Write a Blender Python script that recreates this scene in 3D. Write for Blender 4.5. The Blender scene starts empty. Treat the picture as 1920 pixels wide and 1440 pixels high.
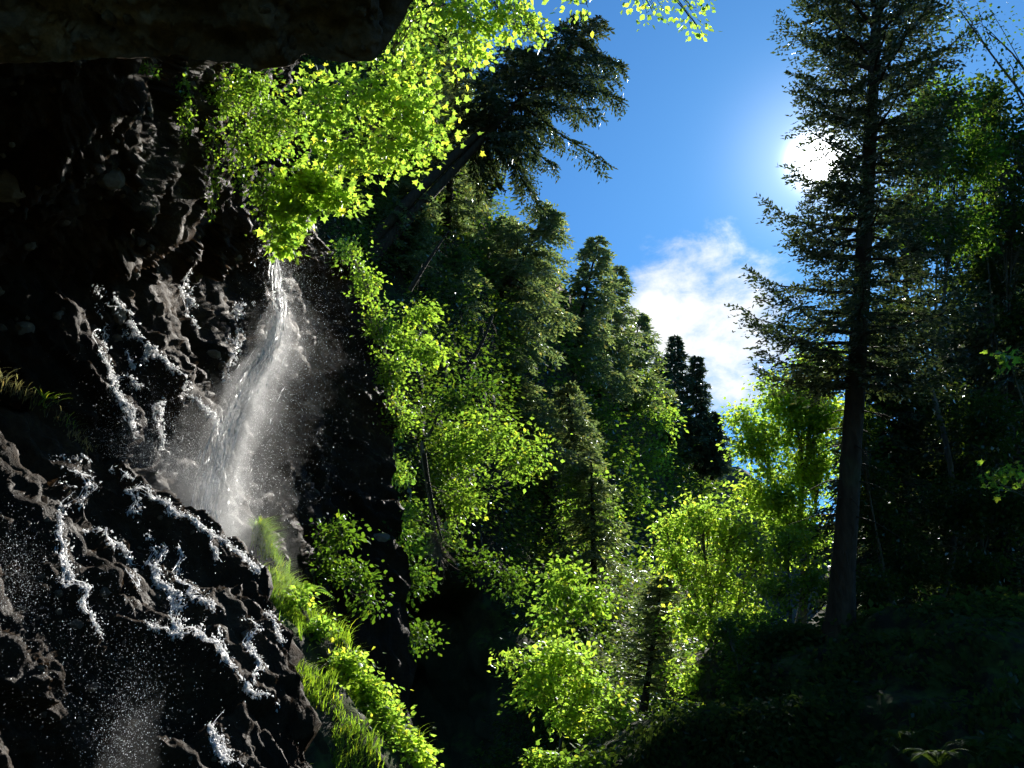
import bpy, math, random
import numpy as np
from mathutils import Vector, Matrix
from mathutils.bvhtree import BVHTree

# ------------------------------------------------------------------ camera, sky, sun, exposure
scene = bpy.context.scene
COL = scene.collection
rng = np.random.default_rng(7)
random.seed(7)

FPX = 1720.0                      # focal length in pixels of the 1920 x 1440 photograph
PITCH = math.radians(22.0)
EYE = np.array([0.0, 0.0, 1.7])
cam_d = bpy.data.cameras.new('camera')
cam_d.sensor_width = 36.0
cam_d.lens = 36.0 * FPX / 1920.0
cam_d.clip_start = 0.05
cam_d.clip_end = 6000.0
cam = bpy.data.objects.new('camera', cam_d)
cam.location = EYE
cam.rotation_euler = (math.radians(90) + PITCH, 0, 0)
COL.objects.link(cam)
scene.camera = cam

CR = np.array([1.0, 0, 0])
CF = np.array([0, math.cos(PITCH), math.sin(PITCH)])
CU = np.array([0, -math.sin(PITCH), math.cos(PITCH)])

def at(px, py, d):
    """world point(s) seen at a pixel of the photograph at forward distance d"""
    px, py, d = (np.asarray(a, float) for a in (px, py, d))
    return EYE + ((px - 960) / FPX * d)[..., None] * CR + (-(py - 720) / FPX * d)[..., None] * CU + d[..., None] * CF

def ray(px, py):
    v = (px - 960) / FPX * CR - (py - 720) / FPX * CU + CF
    return v / np.linalg.norm(v)

SUNPX = (1535.0, 300.0)
SUN = ray(*SUNPX)                 # direction towards the sun
SUN_EL = math.asin(SUN[2])
SUN_AZ = math.atan2(SUN[0], SUN[1])

sun_d = bpy.data.lights.new('sun', 'SUN')
sun_d.energy = 5.0
sun_d.angle = math.radians(0.53)
sun_d.color = (1.0, 0.95, 0.86)
sun = bpy.data.objects.new('sun', sun_d)
sun.rotation_euler = Vector(SUN).to_track_quat('Z', 'Y').to_euler()
sun.location = (20, 40, 60)
COL.objects.link(sun)

vs = scene.view_settings
vs.view_transform = 'Standard'
vs.look = 'None'
vs.exposure = 1.15
vs.gamma = 1.0
vs.use_curve_mapping = False
cy = scene.cycles
cy.max_bounces = 4
cy.diffuse_bounces = 2
cy.glossy_bounces = 2
cy.transmission_bounces = 4
cy.transparent_max_bounces = 8
cy.volume_bounces = 1
cy.sample_clamp_indirect = 4.0
cy.use_denoising = True
cy.use_adaptive_sampling = True
cy.adaptive_threshold = 0.03
cy.use_light_tree = False

world = bpy.data.worlds.new('World')
scene.world = world
world.use_nodes = True
wn, wl = world.node_tree.nodes, world.node_tree.links
wn.clear()

class NT:
    """small helper for building node trees"""
    def __init__(self, tree):
        self.t = tree; self.n = tree.nodes; self.l = tree.links
    def node(self, typ, **kw):
        nd = self.n.new(typ)
        ins = kw.pop('ins', {})
        for k, v in kw.items():
            setattr(nd, k, v)
        for k, v in ins.items():
            self.put(nd.inputs[k], v)
        return nd
    def put(self, sock, v):
        if isinstance(v, bpy.types.NodeSocket):
            self.l.new(v, sock)
        else:
            sock.default_value = v
    def math(self, op, a, b=None, c=None, clamp=False):
        nd = self.n.new('ShaderNodeMath'); nd.operation = op; nd.use_clamp = clamp
        for i, v in enumerate((a, b, c)):
            if v is not None:
                self.put(nd.inputs[i], v)
        return nd.outputs[0]
    def vmath(self, op, a, b=None):
        nd = self.n.new('ShaderNodeVectorMath'); nd.operation = op
        self.put(nd.inputs[0], a)
        if b is not None:
            self.put(nd.inputs[1], b)
        return nd.outputs['Value'] if op in ('DOT_PRODUCT', 'LENGTH') else nd.outputs[0]
    def mix(self, f, a, b, blend='MIX'):
        nd = self.n.new('ShaderNodeMix'); nd.data_type = 'RGBA'; nd.blend_type = blend
        self.put(nd.inputs[0], f); self.put(nd.inputs[6], a); self.put(nd.inputs[7], b)
        return nd.outputs[2]
    def noise(self, vec, scale, detail=4, rough=0.55, dist=0.0):
        nd = self.node('ShaderNodeTexNoise', ins={'Scale': scale, 'Detail': detail, 'Roughness': rough, 'Distortion': dist})
        if vec is not None:
            self.put(nd.inputs['Vector'], vec)
        return nd.outputs['Fac']
    def ramp(self, f, stops):
        nd = self.n.new('ShaderNodeValToRGB')
        el = nd.color_ramp.elements
        while len(el) < len(stops):
            el.new(0.5)
        for e, (p, c) in zip(el, stops):
            e.position = p
            e.color = c if len(c) == 4 else (*c, 1)
        self.put(nd.inputs[0], f)
        return nd.outputs[0]
    def mapr(self, v, a, b, c=0.0, d=1.0, smooth=True):
        nd = self.n.new('ShaderNodeMapRange')
        nd.interpolation_type = 'SMOOTHSTEP' if smooth else 'LINEAR'
        for k, x in zip(('Value', 'From Min', 'From Max', 'To Min', 'To Max'), (v, a, b, c, d)):
            self.put(nd.inputs[k], x)
        return nd.outputs[0]

W = NT(world.node_tree)
sky = W.node('ShaderNodeTexSky', sky_type='NISHITA', sun_disc=False, sun_elevation=SUN_EL,
             sun_rotation=SUN_AZ, altitude=900.0, air_density=1.0, dust_density=0.25, ozone_density=2.5)
tc = W.node('ShaderNodeTexCoord')
dirv = W.vmath('NORMALIZE', tc.outputs['Generated'])
SKY_STRENGTH = 0.075
blue = W.vmath('MULTIPLY', sky.outputs[0], (0.29, 0.66, 0.94))      # the photograph's deep saturated blue
# fair-weather clouds: a low bank along the valley end and thin cloud in front of the sun
def near_dir(px, py, deg_in, deg_out):
    c = W.vmath('DOT_PRODUCT', dirv, tuple(ray(px, py)))
    return W.mapr(c, math.cos(math.radians(deg_out)), math.cos(math.radians(deg_in)))
stretch = W.vmath('MULTIPLY', dirv, (1.0, 1.0, 1.7))
cn = W.noise(stretch, 10.0, 8, 0.62, 0.35)
cn2 = W.noise(stretch, 30.0, 6, 0.62, 0.2)
puff = W.math('ADD', W.math('MULTIPLY', cn, 0.66), W.math('MULTIPLY', cn2, 0.34))
sepz = W.node('ShaderNodeSeparateXYZ', ins={0: dirv}).outputs[2]
low = W.mapr(sepz, math.sin(math.radians(38)), math.sin(math.radians(17)), 0.0, 0.10)
bank_c = W.math('MULTIPLY', near_dir(1310, 615, 0.5, 8.0), 0.33)
sun_c = W.math('MULTIPLY', near_dir(1500, 270, 0.3, 6.0), 0.15)
cover = W.math('ADD', W.math('ADD', low, bank_c), sun_c)
cfac = W.mapr(W.math('ADD', puff, cover), 0.66, 0.98)
cosS = W.vmath('DOT_PRODUCT', dirv, tuple(SUN))
# cloud droplets scatter forward: the nearer the sun, the brighter the cloud
lit = W.math('ADD', 7.0, W.math('MULTIPLY', W.math('POWER', W.math('MAXIMUM', cosS, 0.0), 500.0), 30.0))
ccol = W.mix(cn2, (0.86, 0.92, 1.0, 1), (1.0, 0.99, 0.96, 1))
cloud = W.vmath('MULTIPLY', ccol, W.node('ShaderNodeCombineXYZ', ins={0: lit, 1: lit, 2: lit}).outputs[0])
skyc = W.mix(cfac, blue, cloud)
# the sun's aureole in thin air
aur = W.math('ADD', W.math('MULTIPLY', W.math('POWER', W.math('MAXIMUM', cosS, 0.0), 6000.0), 75.0),
             W.math('MULTIPLY', W.math('POWER', W.math('MAXIMUM', cosS, 0.0), 450.0), 3.0))
skyc = W.vmath('ADD', skyc, W.node('ShaderNodeCombineXYZ', ins={0: aur, 1: aur, 2: W.math('MULTIPLY', aur, 0.97)}).outputs[0])
bg = W.node('ShaderNodeBackground', ins={'Color': skyc, 'Strength': SKY_STRENGTH})
W.l.new(bg.outputs[0], W.node('ShaderNodeOutputWorld').inputs['Surface'])

# ------------------------------------------------------------------ numpy noise
def _h(ix, iy, iz, k=0):
    n = (ix.astype(np.int64) * 374761393 + iy.astype(np.int64) * 668265263 + iz.astype(np.int64) * 2147483647 + k * 1274126177) & 0x7fffffff
    n = ((n ^ (n >> 13)) * 1274126177) & 0x7fffffff
    n = ((n ^ (n >> 16)) * 69069 + 12345) & 0x7fffffff
    return (n ^ (n >> 11)) / float(0x7fffffff)

def vnoise(p):
    i = np.floor(p); f = p - i
    f = f * f * f * (f * (f * 6 - 15) + 10)
    x, y, z = i[..., 0], i[..., 1], i[..., 2]
    out = 0
    for dx in (0, 1):
        wx = f[..., 0] if dx else 1 - f[..., 0]
        for dy in (0, 1):
            wy = f[..., 1] if dy else 1 - f[..., 1]
            for dz in (0, 1):
                wz = f[..., 2] if dz else 1 - f[..., 2]
                out = out + wx * wy * wz * _h(x + dx, y + dy, z + dz)
    return out * 2 - 1

def fbm(p, oct=4, gain=0.5, lac=2.03):
    a, s, t = 1.0, 0.0, 0.0
    for o in range(oct):
        s = s + a * vnoise(p + 17.3 * o); t += a
        p = p * lac; a *= gain
    return s / t

def facets(p, k=0):
    """blocky fractured relief: every Voronoi cell is a tilted plane of its own height"""
    i = np.floor(p)
    best = np.full(p.shape[:-1], 1e9); hh = np.zeros(p.shape[:-1])
    for dx in (-1, 0, 1):
        for dy in (-1, 0, 1):
            for dz in (-1, 0, 1):
                x, y, z = i[..., 0] + dx, i[..., 1] + dy, i[..., 2] + dz
                c = np.stack([x + _h(x, y, z, 1 + k), y + _h(x, y, z, 2 + k), z + _h(x, y, z, 3 + k)], -1)
                v = p - c
                d = (v ** 2).sum(-1)
                m = d < best
                best = np.where(m, d, best)
                t = np.stack([_h(x, y, z, 5 + k) - .5, _h(x, y, z, 6 + k) - .5, _h(x, y, z, 7 + k) - .5], -1)
                hh = np.where(m, (_h(x, y, z, 4 + k) - .5) * 1.1 + (v * t).sum(-1) * 1.5, hh)
    return hh

# ------------------------------------------------------------------ mesh helpers
def make_mesh(name, verts, faces, mat, smooth=False):
    """faces: list of int arrays (n, k)"""
    me = bpy.data.meshes.new(name)
    verts = np.ascontiguousarray(verts, np.float32)
    faces = [np.asarray(f, np.int32) for f in faces if len(f)]
    nl = sum(f.size for f in faces); nf = sum(len(f) for f in faces)
    me.vertices.add(len(verts)); me.vertices.foreach_set('co', verts.ravel())
    me.loops.add(nl); me.polygons.add(nf)
    me.loops.foreach_set('vertex_index', np.concatenate([f.ravel() for f in faces]))
    tot = np.concatenate([np.full(len(f), f.shape[1], np.int32) for f in faces])
    me.polygons.foreach_set('loop_start', (np.cumsum(tot) - tot).astype(np.int32))
    if smooth:
        me.polygons.foreach_set('use_smooth', np.ones(nf, bool))
    me.update(calc_edges=True)
    if mat:
        me.materials.append(mat)
    return me

def link(name, data, parent=None, loc=None):
    o = bpy.data.objects.new(name, data)
    COL.objects.link(o)
    if parent is not None:
        o.parent = parent
    if loc is not None:
        o.location = loc
    return o

def tag(o, label=None, cat=None, group=None, kind=None):
    if label: o['label'] = label
    if cat: o['category'] = cat
    if group: o['group'] = group
    if kind: o['kind'] = kind
    return o

class Geo:
    """collects vertices and faces"""
    def __init__(self):
        self.v = []; self.f = {}; self.n = 0
    def add(self, verts, faces):
        verts = np.asarray(verts, float)
        self.v.append(verts)
        for f in (faces if isinstance(faces, list) else [faces]):
            f = np.asarray(f)
            if len(f):
                self.f.setdefault(f.shape[1], []).append(f + self.n)
        self.n += len(verts)
    def mesh(self, name, mat, origin=None, smooth=False):
        v = np.concatenate(self.v)
        if origin is not None:
            v = v - np.asarray(origin)
        return make_mesh(name, v, [np.concatenate(a) for a in self.f.values()], mat, smooth)

def unit(v):
    return v / np.maximum(np.linalg.norm(v, axis=-1, keepdims=True), 1e-9)

def tube(geo, pts, radii, sides=6, rough=0.0, cap=True):
    pts = np.asarray(pts, float); radii = np.asarray(radii, float)
    n = len(pts)
    t = np.gradient(pts, axis=0); t = unit(t)
    ref = np.array([0.31, 0.22, 0.93]) if abs(t[0][2]) < 0.8 else np.array([0.9, 0.3, 0.1])
    a = unit(np.cross(t, ref)); b = np.cross(t, a)
    th = np.arange(sides) / sides * 2 * math.pi
    r = radii[:, None] * np.ones(sides)
    ring = pts[:, None, :] + r[..., None] * (np.cos(th)[None, :, None] * a[:, None, :] + np.sin(th)[None, :, None] * b[:, None, :])
    if rough:
        ring = ring + (ring - pts[:, None, :]) * (rough * fbm(ring * 3.0, 3))[..., None]
    idx = np.arange(n * sides).reshape(n, sides)
    q = np.stack([idx[:-1], np.roll(idx[:-1], -1, 1), np.roll(idx[1:], -1, 1), idx[1:]], -1).reshape(-1, 4)
    geo.add(ring.reshape(-1, 3), q)

def bez(p0, p1, p2, n):
    t = np.linspace(0, 1, n)[:, None]
    return (1 - t) ** 2 * p0 + 2 * t * (1 - t) * p1 + t * t * p2

# leaf templates: x across, y along, z out of the blade
LEAF4 = (np.array([(0, 0, 0), (.34, .45, .07), (0, 1, -.05), (-.34, .45, .07)]), np.array([(0, 1, 2), (0, 2, 3)]))
LEAF6 = (np.array([(0, 0, 0), (.28, .22, .05), (.36, .55, .08), (0, 1.0, -.06), (-.36, .55, .08), (-.28, .22, .05)]),
         np.array([(0, 1, 2, 3), (0, 3, 4, 5)]))
_mp = [(0, 0), (.22, .06), (.52, -.06), (.42, .22), (.62, .5), (.32, .5), (.2, .66), (0, 1.05), (-.2, .66), (-.32, .5), (-.62, .5), (-.42, .22), (-.52, -.06), (-.22, .06)]
MAPLE = (np.array([(0, .3, -.05)] + [(x, y, .12 * abs(x)) for x, y in _mp]),
         np.array([(0, i, i + 1) for i in range(1, 14)] + [(0, 14, 1)]))
BLADE = (np.array([(-.09, 0, 0), (.09, 0, 0), (.05, .6, .03), (0, 1, -.03), (-.05, .6, .03)]), np.array([(0, 1, 2, 4), (4, 2, 3, 3)]))
KITE = (np.array([(0, 0, 0), (.11, .45, .02), (0, 1, 0), (-.11, .45, .02)]), np.array([(0, 1, 2, 3)]))
SHARD = (np.array([(0, 0, 0), (.55, .55, -.3), (-.55, .5, -.3), (0, 1, .35)]), np.array([(0, 1, 2), (0, 3, 1), (0, 2, 3), (1, 3, 2)]))

def scatter(geo, tmpl, c, d, n, size, width=1.0):
    """stamp a template at centres c with length direction d, normal n and size"""
    T, F = tmpl
    d = unit(d); s = unit(np.cross(d, n)); n = np.cross(s, d)
    size = np.broadcast_to(np.asarray(size, float), (len(c),)); width = np.broadcast_to(np.asarray(width, float), (len(c),))
    v = c[:, None, :] + size[:, None, None] * (T[None, :, 0, None] * width[:, None, None] * s[:, None, :] + T[None, :, 1, None] * d[:, None, :]
                                              + T[None, :, 2, None] * width[:, None, None] * n[:, None, :])
    k = len(T)
    f = (F[None] + (np.arange(len(c)) * k)[:, None, None]).reshape(-1, F.shape[1])
    geo.add(v.reshape(-1, 3), f)

def rvec(n, r=rng):
    return unit(r.normal(size=(n, 3)))

# ------------------------------------------------------------------ materials
def material(name):
    m = bpy.data.materials.new(name); m.use_nodes = True
    m.node_tree.nodes.clear()
    t = NT(m.node_tree)
    out = t.node('ShaderNodeOutputMaterial')
    return m, t, out

def rock_mat(name, c0, c1, c2, rough=0.45, spec=0.5, bump=0.6, scale=1.0, moss=0.0, dry=None):
    m, t, out = material(name)
    tc = t.node('ShaderNodeTexCoord').outputs['Object']
    big = t.noise(tc, 0.5 * scale, 5, 0.6, 0.4)
    mid = t.noise(tc, 3.0 * scale, 6, 0.65)
    fine = t.noise(tc, 16 * scale, 5, 0.7)
    f = t.math('ADD', t.math('MULTIPLY', big, 0.55), t.math('MULTIPLY', mid, 0.45))
    col = t.ramp(f, [(0.34, c0), (0.5, c1), (0.66, c2)])
    col = t.mix(t.mapr(fine, 0.35, 0.7, 0.0, 0.5), col, (*[x * 0.45 for x in c0], 1))
    if moss:
        nz = t.node('ShaderNodeSeparateXYZ', ins={0: t.node('ShaderNodeNewGeometry').outputs['Normal']}).outputs[2]
        mf = t.math('MULTIPLY', t.mapr(nz, 0.1, 0.7), t.mapr(mid, 0.4, 0.62))
        col = t.mix(t.math('MULTIPLY', mf, moss), col, (0.05, 0.085, 0.015, 1))
    if dry:                                              # paler upper stone, taken as dry; the gain lifts the wall in shade
        z_ = t.node('ShaderNodeSeparateXYZ', ins={0: tc}).outputs[2]
        k_ = t.mapr(t.math('ADD', z_, t.math('MULTIPLY', big, 3.0)), dry[0] + 1.5, dry[1] + 1.5)
        col = t.mix(k_, col, t.vmath('MULTIPLY', col, (dry[2], dry[2], dry[2])))
    h = t.math('ADD', t.math('MULTIPLY', mid, 0.6), t.math('MULTIPLY', fine, 0.3))
    bm = t.node('ShaderNodeBump', ins={'Strength': bump, 'Distance': 0.12, 'Height': h}).outputs[0]
    r = t.mapr(mid, 0.3, 0.7, rough - 0.15, rough + 0.2)
    p = t.node('ShaderNodeBsdfPrincipled', ins={'Base Color': col, 'Roughness': r, 'Specular IOR Level': spec, 'Normal': bm})
    t.l.new(p.outputs[0], out.inputs[0])
    return m

def leaf_mat(name, dark, light, trans, tfac=0.5, gloss=0.12, rough=0.4):
    """thin leaf: diffuse front, light shining through, a waxy sheen; every leaf varies"""
    m, t, out = material(name)
    g = t.node('ShaderNodeNewGeometry')
    rnd = g.outputs['Random Per Island']
    tc = t.node('ShaderNodeTexCoord').outputs['Object']
    patch = t.noise(tc, 0.8, 3, 0.5)
    f = t.math('ADD', t.math('MULTIPLY', rnd, 0.6), t.math('MULTIPLY', t.mapr(patch, 0.3, 0.7), 0.4))
    col = t.mix(f, (*dark, 1), (*light, 1))
    tcol = t.mix(f, (trans[0] * 0.30, trans[1] * 0.45, trans[2] * 0.8, 1), (*trans, 1))
    yellow = t.math('GREATER_THAN', rnd, 0.93)
    tcol = t.mix(t.math('MULTIPLY', yellow, 0.5), tcol, (trans[0] * 1.6, trans[1] * 1.0, trans[2], 1))
    d = t.node('ShaderNodeBsdfDiffuse', ins={'Color': col})
    tr = t.node('ShaderNodeBsdfTranslucent', ins={'Color': tcol})
    mx = t.node('ShaderNodeMixShader', ins={0: tfac, 1: d.outputs[0], 2: tr.outputs[0]})
    gl = t.node('ShaderNodeBsdfGlossy', ins={'Color': (0.9, 0.95, 1.0, 1), 'Roughness': rough})
    fr = t.node('ShaderNodeLayerWeight', ins={'Blend': 0.25}).outputs['Fresnel']
    mx2 = t.node('ShaderNodeMixShader', ins={0: t.math('MULTIPLY', fr, gloss), 1: mx.outputs[0], 2: gl.outputs[0]})
    t.l.new(mx2.outputs[0], out.inputs[0])
    return m

def bark_mat(name, c0, c1, scale=1.0, bump=0.8):
    m, t, out = material(name)
    tc = t.node('ShaderNodeTexCoord').outputs['Object']
    st = t.vmath('MULTIPLY', tc, (9.0 * scale, 9.0 * scale, 2.2 * scale))
    a = t.noise(st, 1.0, 6, 0.65, 0.6)
    v = t.node('ShaderNodeTexVoronoi', ins={'Vector': st, 'Scale': 1.3}).outputs['Distance']
    b = t.noise(tc, 1.2, 3)
    col = t.ramp(a, [(0.3, c0), (0.7, c1)])
    col = t.mix(t.mapr(b, 0.5, 0.72, 0.0, 0.5), col, (0.05, 0.06, 0.025, 1))
    h = t.math('ADD', a, t.math('MULTIPLY', v, 0.6))
    bm = t.node('ShaderNodeBump', ins={'Strength': bump, 'Distance': 0.05, 'Height': h}).outputs[0]
    p = t.node('ShaderNodeBsdfPrincipled', ins={'Base Color': col, 'Roughness': 0.85, 'Specular IOR Level': 0.2, 'Normal': bm})
    t.l.new(p.outputs[0], out.inputs[0])
    return m

def water_mat(name, bright=0.97, gloss=0.12, through=0.78):
    m, t, out = material(name)
    d = t.node('ShaderNodeBsdfDiffuse', ins={'Color': (bright, bright, bright, 1)})
    tr = t.node('ShaderNodeBsdfTranslucent', ins={'Color': (bright, bright, bright, 1)})
    mx = t.node('ShaderNodeMixShader', ins={0: through, 1: d.outputs[0], 2: tr.outputs[0]})
    gl = t.node('ShaderNodeBsdfGlossy', ins={'Color': (1, 1, 1, 1), 'Roughness': 0.25})
    mx2 = t.node('ShaderNodeMixShader', ins={0: gloss, 1: mx.outputs[0], 2: gl.outputs[0]})
    t.l.new(mx2.outputs[0], out.inputs[0])
    return m

M = {}
M['rock'] = rock_mat('wet_rock', (0.011, 0.0062, 0.0028), (0.025, 0.0145, 0.0068), (0.050, 0.032, 0.017), rough=0.62, spec=0.06, bump=1.0, dry=(8.0, 11.0, 1.6))
M['rock_dry'] = rock_mat('overhang_rock', (0.034, 0.023, 0.014), (0.09, 0.061, 0.038), (0.20, 0.14, 0.088), rough=0.8, spec=0.2)
M['pebble'] = rock_mat('pale_stone', (0.10, 0.085, 0.06), (0.17, 0.14, 0.10), (0.26, 0.22, 0.16), rough=0.6, spec=0.3, scale=2.5)
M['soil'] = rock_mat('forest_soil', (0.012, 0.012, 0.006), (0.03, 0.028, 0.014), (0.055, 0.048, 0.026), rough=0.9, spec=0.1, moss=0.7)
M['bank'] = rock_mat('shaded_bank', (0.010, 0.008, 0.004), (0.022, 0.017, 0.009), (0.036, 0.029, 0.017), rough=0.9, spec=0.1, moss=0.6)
M['far_rock'] = rock_mat('far_rock', (0.03, 0.035, 0.035), (0.06, 0.065, 0.065), (0.11, 0.115, 0.11), rough=0.8, spec=0.2, scale=0.25)
M['bark'] = bark_mat('spruce_bark', (0.018, 0.011, 0.006), (0.06, 0.038, 0.022))
M['bark_pale'] = bark_mat('beech_bark', (0.05, 0.045, 0.035), (0.14, 0.125, 0.10), scale=0.6, bump=0.4)
M['twig'] = bark_mat('dry_twig', (0.10, 0.075, 0.045), (0.22, 0.17, 0.11))
M['needle'] = leaf_mat('spruce_needles', (0.05, 0.066, 0.026), (0.13, 0.15, 0.058), (0.42, 0.52, 0.11), tfac=0.40, gloss=0.35, rough=0.45)
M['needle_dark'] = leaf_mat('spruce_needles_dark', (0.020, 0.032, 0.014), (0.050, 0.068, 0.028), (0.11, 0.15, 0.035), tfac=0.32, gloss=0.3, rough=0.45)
M['needle_far'] = leaf_mat('far_spruce_needles', (0.030, 0.050, 0.026), (0.065, 0.095, 0.05), (0.14, 0.20, 0.07), tfac=0.32, gloss=0.3)
M['leaf'] = leaf_mat('beech_leaf', (0.045, 0.085, 0.012), (0.095, 0.14, 0.02), (0.48, 0.72, 0.05), tfac=0.62)
M['leaf_lime'] = leaf_mat('lime_leaf', (0.06, 0.10, 0.010), (0.12, 0.16, 0.015), (0.64, 0.88, 0.07), tfac=0.70, gloss=0.10)
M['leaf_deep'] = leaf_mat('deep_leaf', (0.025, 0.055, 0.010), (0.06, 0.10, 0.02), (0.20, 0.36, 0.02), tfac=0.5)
M['leaf_shade'] = leaf_mat('wood_leaf_dimmed', (0.018, 0.034, 0.008), (0.04, 0.062, 0.014), (0.11, 0.17, 0.012), tfac=0.42, gloss=0.08)  # leaf darkened in its colour to deepen the shade of the wood
M['under'] = leaf_mat('undergrowth_leaf', (0.02, 0.04, 0.009), (0.055, 0.09, 0.018), (0.22, 0.35, 0.02), tfac=0.46, gloss=0.2)
M['under_dim'] = leaf_mat('undergrowth_leaf_dimmed', (0.020, 0.036, 0.010), (0.045, 0.065, 0.018), (0.14, 0.20, 0.02), tfac=0.4, gloss=0.03)  # undergrowth leaf with the shade put into its colour
M['grass'] = leaf_mat('grass_blade', (0.06, 0.10, 0.012), (0.12, 0.16, 0.025), (0.46, 0.66, 0.03), tfac=0.6, gloss=0.2)
M['straw'] = leaf_mat('dry_grass', (0.10, 0.085, 0.03), (0.20, 0.16, 0.06), (0.40, 0.34, 0.10), tfac=0.5)
M['water'] = water_mat('white_water')
M['trickle'] = water_mat('glinting_water', 0.98, 0.15, 0.92)  # white translucent water whose brightness stands in for sun glints
M['drop'] = water_mat('water_drops', 0.95, 0.15)

# ------------------------------------------------------------------ terrain: surfaces laid out through measured points
def tps(pts):
    """smooth surface through (px, py, distance) points: thin-plate spline on log distance"""
    P = np.array(pts, float); X = P[:, :2] / 500.0; y = np.log(P[:, 2])
    def phi(r2):
        return np.where(r2 > 0, 0.5 * r2 * np.log(np.maximum(r2, 1e-12)), 0)
    n = len(P)
    K = phi(((X[:, None] - X[None]) ** 2).sum(-1)) + np.eye(n) * 0.02
    Q = np.hstack([np.ones((n, 1)), X])
    A = np.block([[K, Q], [Q.T, np.zeros((3, 3))]])
    sol = np.linalg.solve(A, np.concatenate([y, np.zeros(3)]))
    def f(px, py):
        Z = np.stack([np.asarray(px, float), np.asarray(py, float)], -1) / 500.0
        r2 = ((Z[..., None, :] - X) ** 2).sum(-1)
        return np.exp(phi(r2) @ sol[:n] + sol[n] + Z[..., 0] * sol[n + 1] + Z[..., 1] * sol[n + 2])
    return f

def grid_faces(r, c):
    i = np.arange(r * c).reshape(r, c)
    return np.stack([i[:-1, :-1], i[1:, :-1], i[1:, 1:], i[:-1, 1:]], -1).reshape(-1, 4)

def grid_normals(g):
    du = np.gradient(g, axis=1); dv = np.gradient(g, axis=0)
    n = unit(np.cross(dv, du))
    return n

BVH = {}
def terrain(name, g, mat, disp=None, smooth=True, key=None):
    """g: (rows, cols, 3) world points; disp: function of points -> metres along the normal"""
    n = grid_normals(g)
    to_eye = EYE - g
    flip = np.sign((n * to_eye).sum(-1).mean())
    n = n * (flip if flip else 1)
    if disp is not None:
        g = g + n * disp(g)[..., None]
    v = g.reshape(-1, 3); f = grid_faces(*g.shape[:2])
    me = make_mesh(name, v, [f], mat, smooth)
    o = link(name, me)
    tag(o, kind='structure')
    BVH[key or name] = BVHTree.FromPolygons([Vector(a) for a in v.tolist()], f.tolist())
    return o, g

def hit(key, px, py, dflt=None):
    r = BVH[key].ray_cast(Vector(EYE), Vector(ray(px, py)))
    if r[0] is None:
        return None, None
    return np.array(r[0]), np.array(r[1])

def rock_disp(a1, a2, a3, f1=0.45, f2=1.3, f3=3.6, k=0):
    # beds dip down to the right, so stretch the blocks along that dip
    ax = unit(np.array([0.75, 0.35, -0.6]))
    def fn(p):
        q = p - 0.55 * (p @ ax)[..., None] * ax
        w = np.stack([fbm(p * 0.7 + 3.1, 3), fbm(p * 0.7 + 9.7, 3), fbm(p * 0.7 + 21.0, 3)], -1)
        q = q + 0.35 * w
        rid = 1 - 2 * np.abs(fbm(q * f2 * 0.8 + 40, 4))
        return (a1 * (0.55 * facets(q * f1, k) + 0.9 * fbm(q * f1 * 1.1 + 5, 3)) + a2 * (0.95 * facets(q * f2, k + 11) - 0.22 * rid)
                + a3 * 0.8 * facets(q * f3, k + 23) + a2 * 0.8 * fbm(p * 2.1, 4) + a3 * 1.2 * fbm(p * 6.0, 4))
    return fn

def cols(*xs):
    return np.array(xs, float)

# --- ground sheet of the gorge
gx = np.concatenate([np.linspace(-2500, -60, 12), np.linspace(-50, 50, 60), np.linspace(60, 2500, 12)])
gy = np.concatenate([np.linspace(-800, -20, 8), np.linspace(-15, 120, 70), np.linspace(140, 4000, 14)])
GX, GY = np.meshgrid(gx, gy)
gp = np.stack([GX, GY, np.zeros_like(GX)], -1)
gp[..., 2] = fbm(gp * 0.25, 4) * 0.35 - 0.15
terrain('ground', gp, M['soil'])

def nearer(px):
    return np.interp(px, [-620, 0, 250, 450, 620], [0.60, 0.70, 0.80, 0.90, 1.0])
# --- the cliff wall behind the fall: lower part lies almost along the sun's rays, upper part leans out
def cliff_d(px, py):
    inv = 4.0e-5 * (SUNPX[0] - px) + 1.85e-5 * (py - SUNPX[1]) - 0.005 * np.clip((py - 430) / 100.0, 0, 1)
    d = 1.0 / np.maximum(inv, 0.012)
    up = np.clip((500 - py) / 400.0, 0, 1.4)
    d = d * (1 - (0.27 + 0.11 * np.clip((390 - px) / 150.0, 0, 1)) * up ** 1.1)
    # the recess right of the fall is turned away from the sun
    rec = np.clip((px - 620) / 120.0, 0, 1.3)
    d = d * (1 - 0.06 * rec)
    return d * np.interp(px, [-620, 0, 130, 250, 450, 620], [0.78, 0.815, 0.80, 0.80, 0.90, 1.0])
px = np.arange(-620, 762, 5.0); py = np.concatenate([np.arange(20, 1130, 5.0), np.arange(1130, 1700, 30)])
PX, PY = np.meshgrid(px, py)
edge = np.interp(py, cols(20, 430, 500, 560, 700, 800, 900, 1000, 1100, 1700), cols(560, 585, 650, 690, 732, 748, 735, 752, 770, 770)) + 14 * fbm(np.stack([py / 45, py * 0, py * 0 + 4], -1), 3)
PX = -620 + (PX + 620) * ((edge + 620) / (760 + 620))[:, None]
cliff, cliff_g = terrain('cliff', at(PX, PY, cliff_d(PX, PY)), M['rock'], rock_disp(0.55, 0.24, 0.09), smooth=False)

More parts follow.
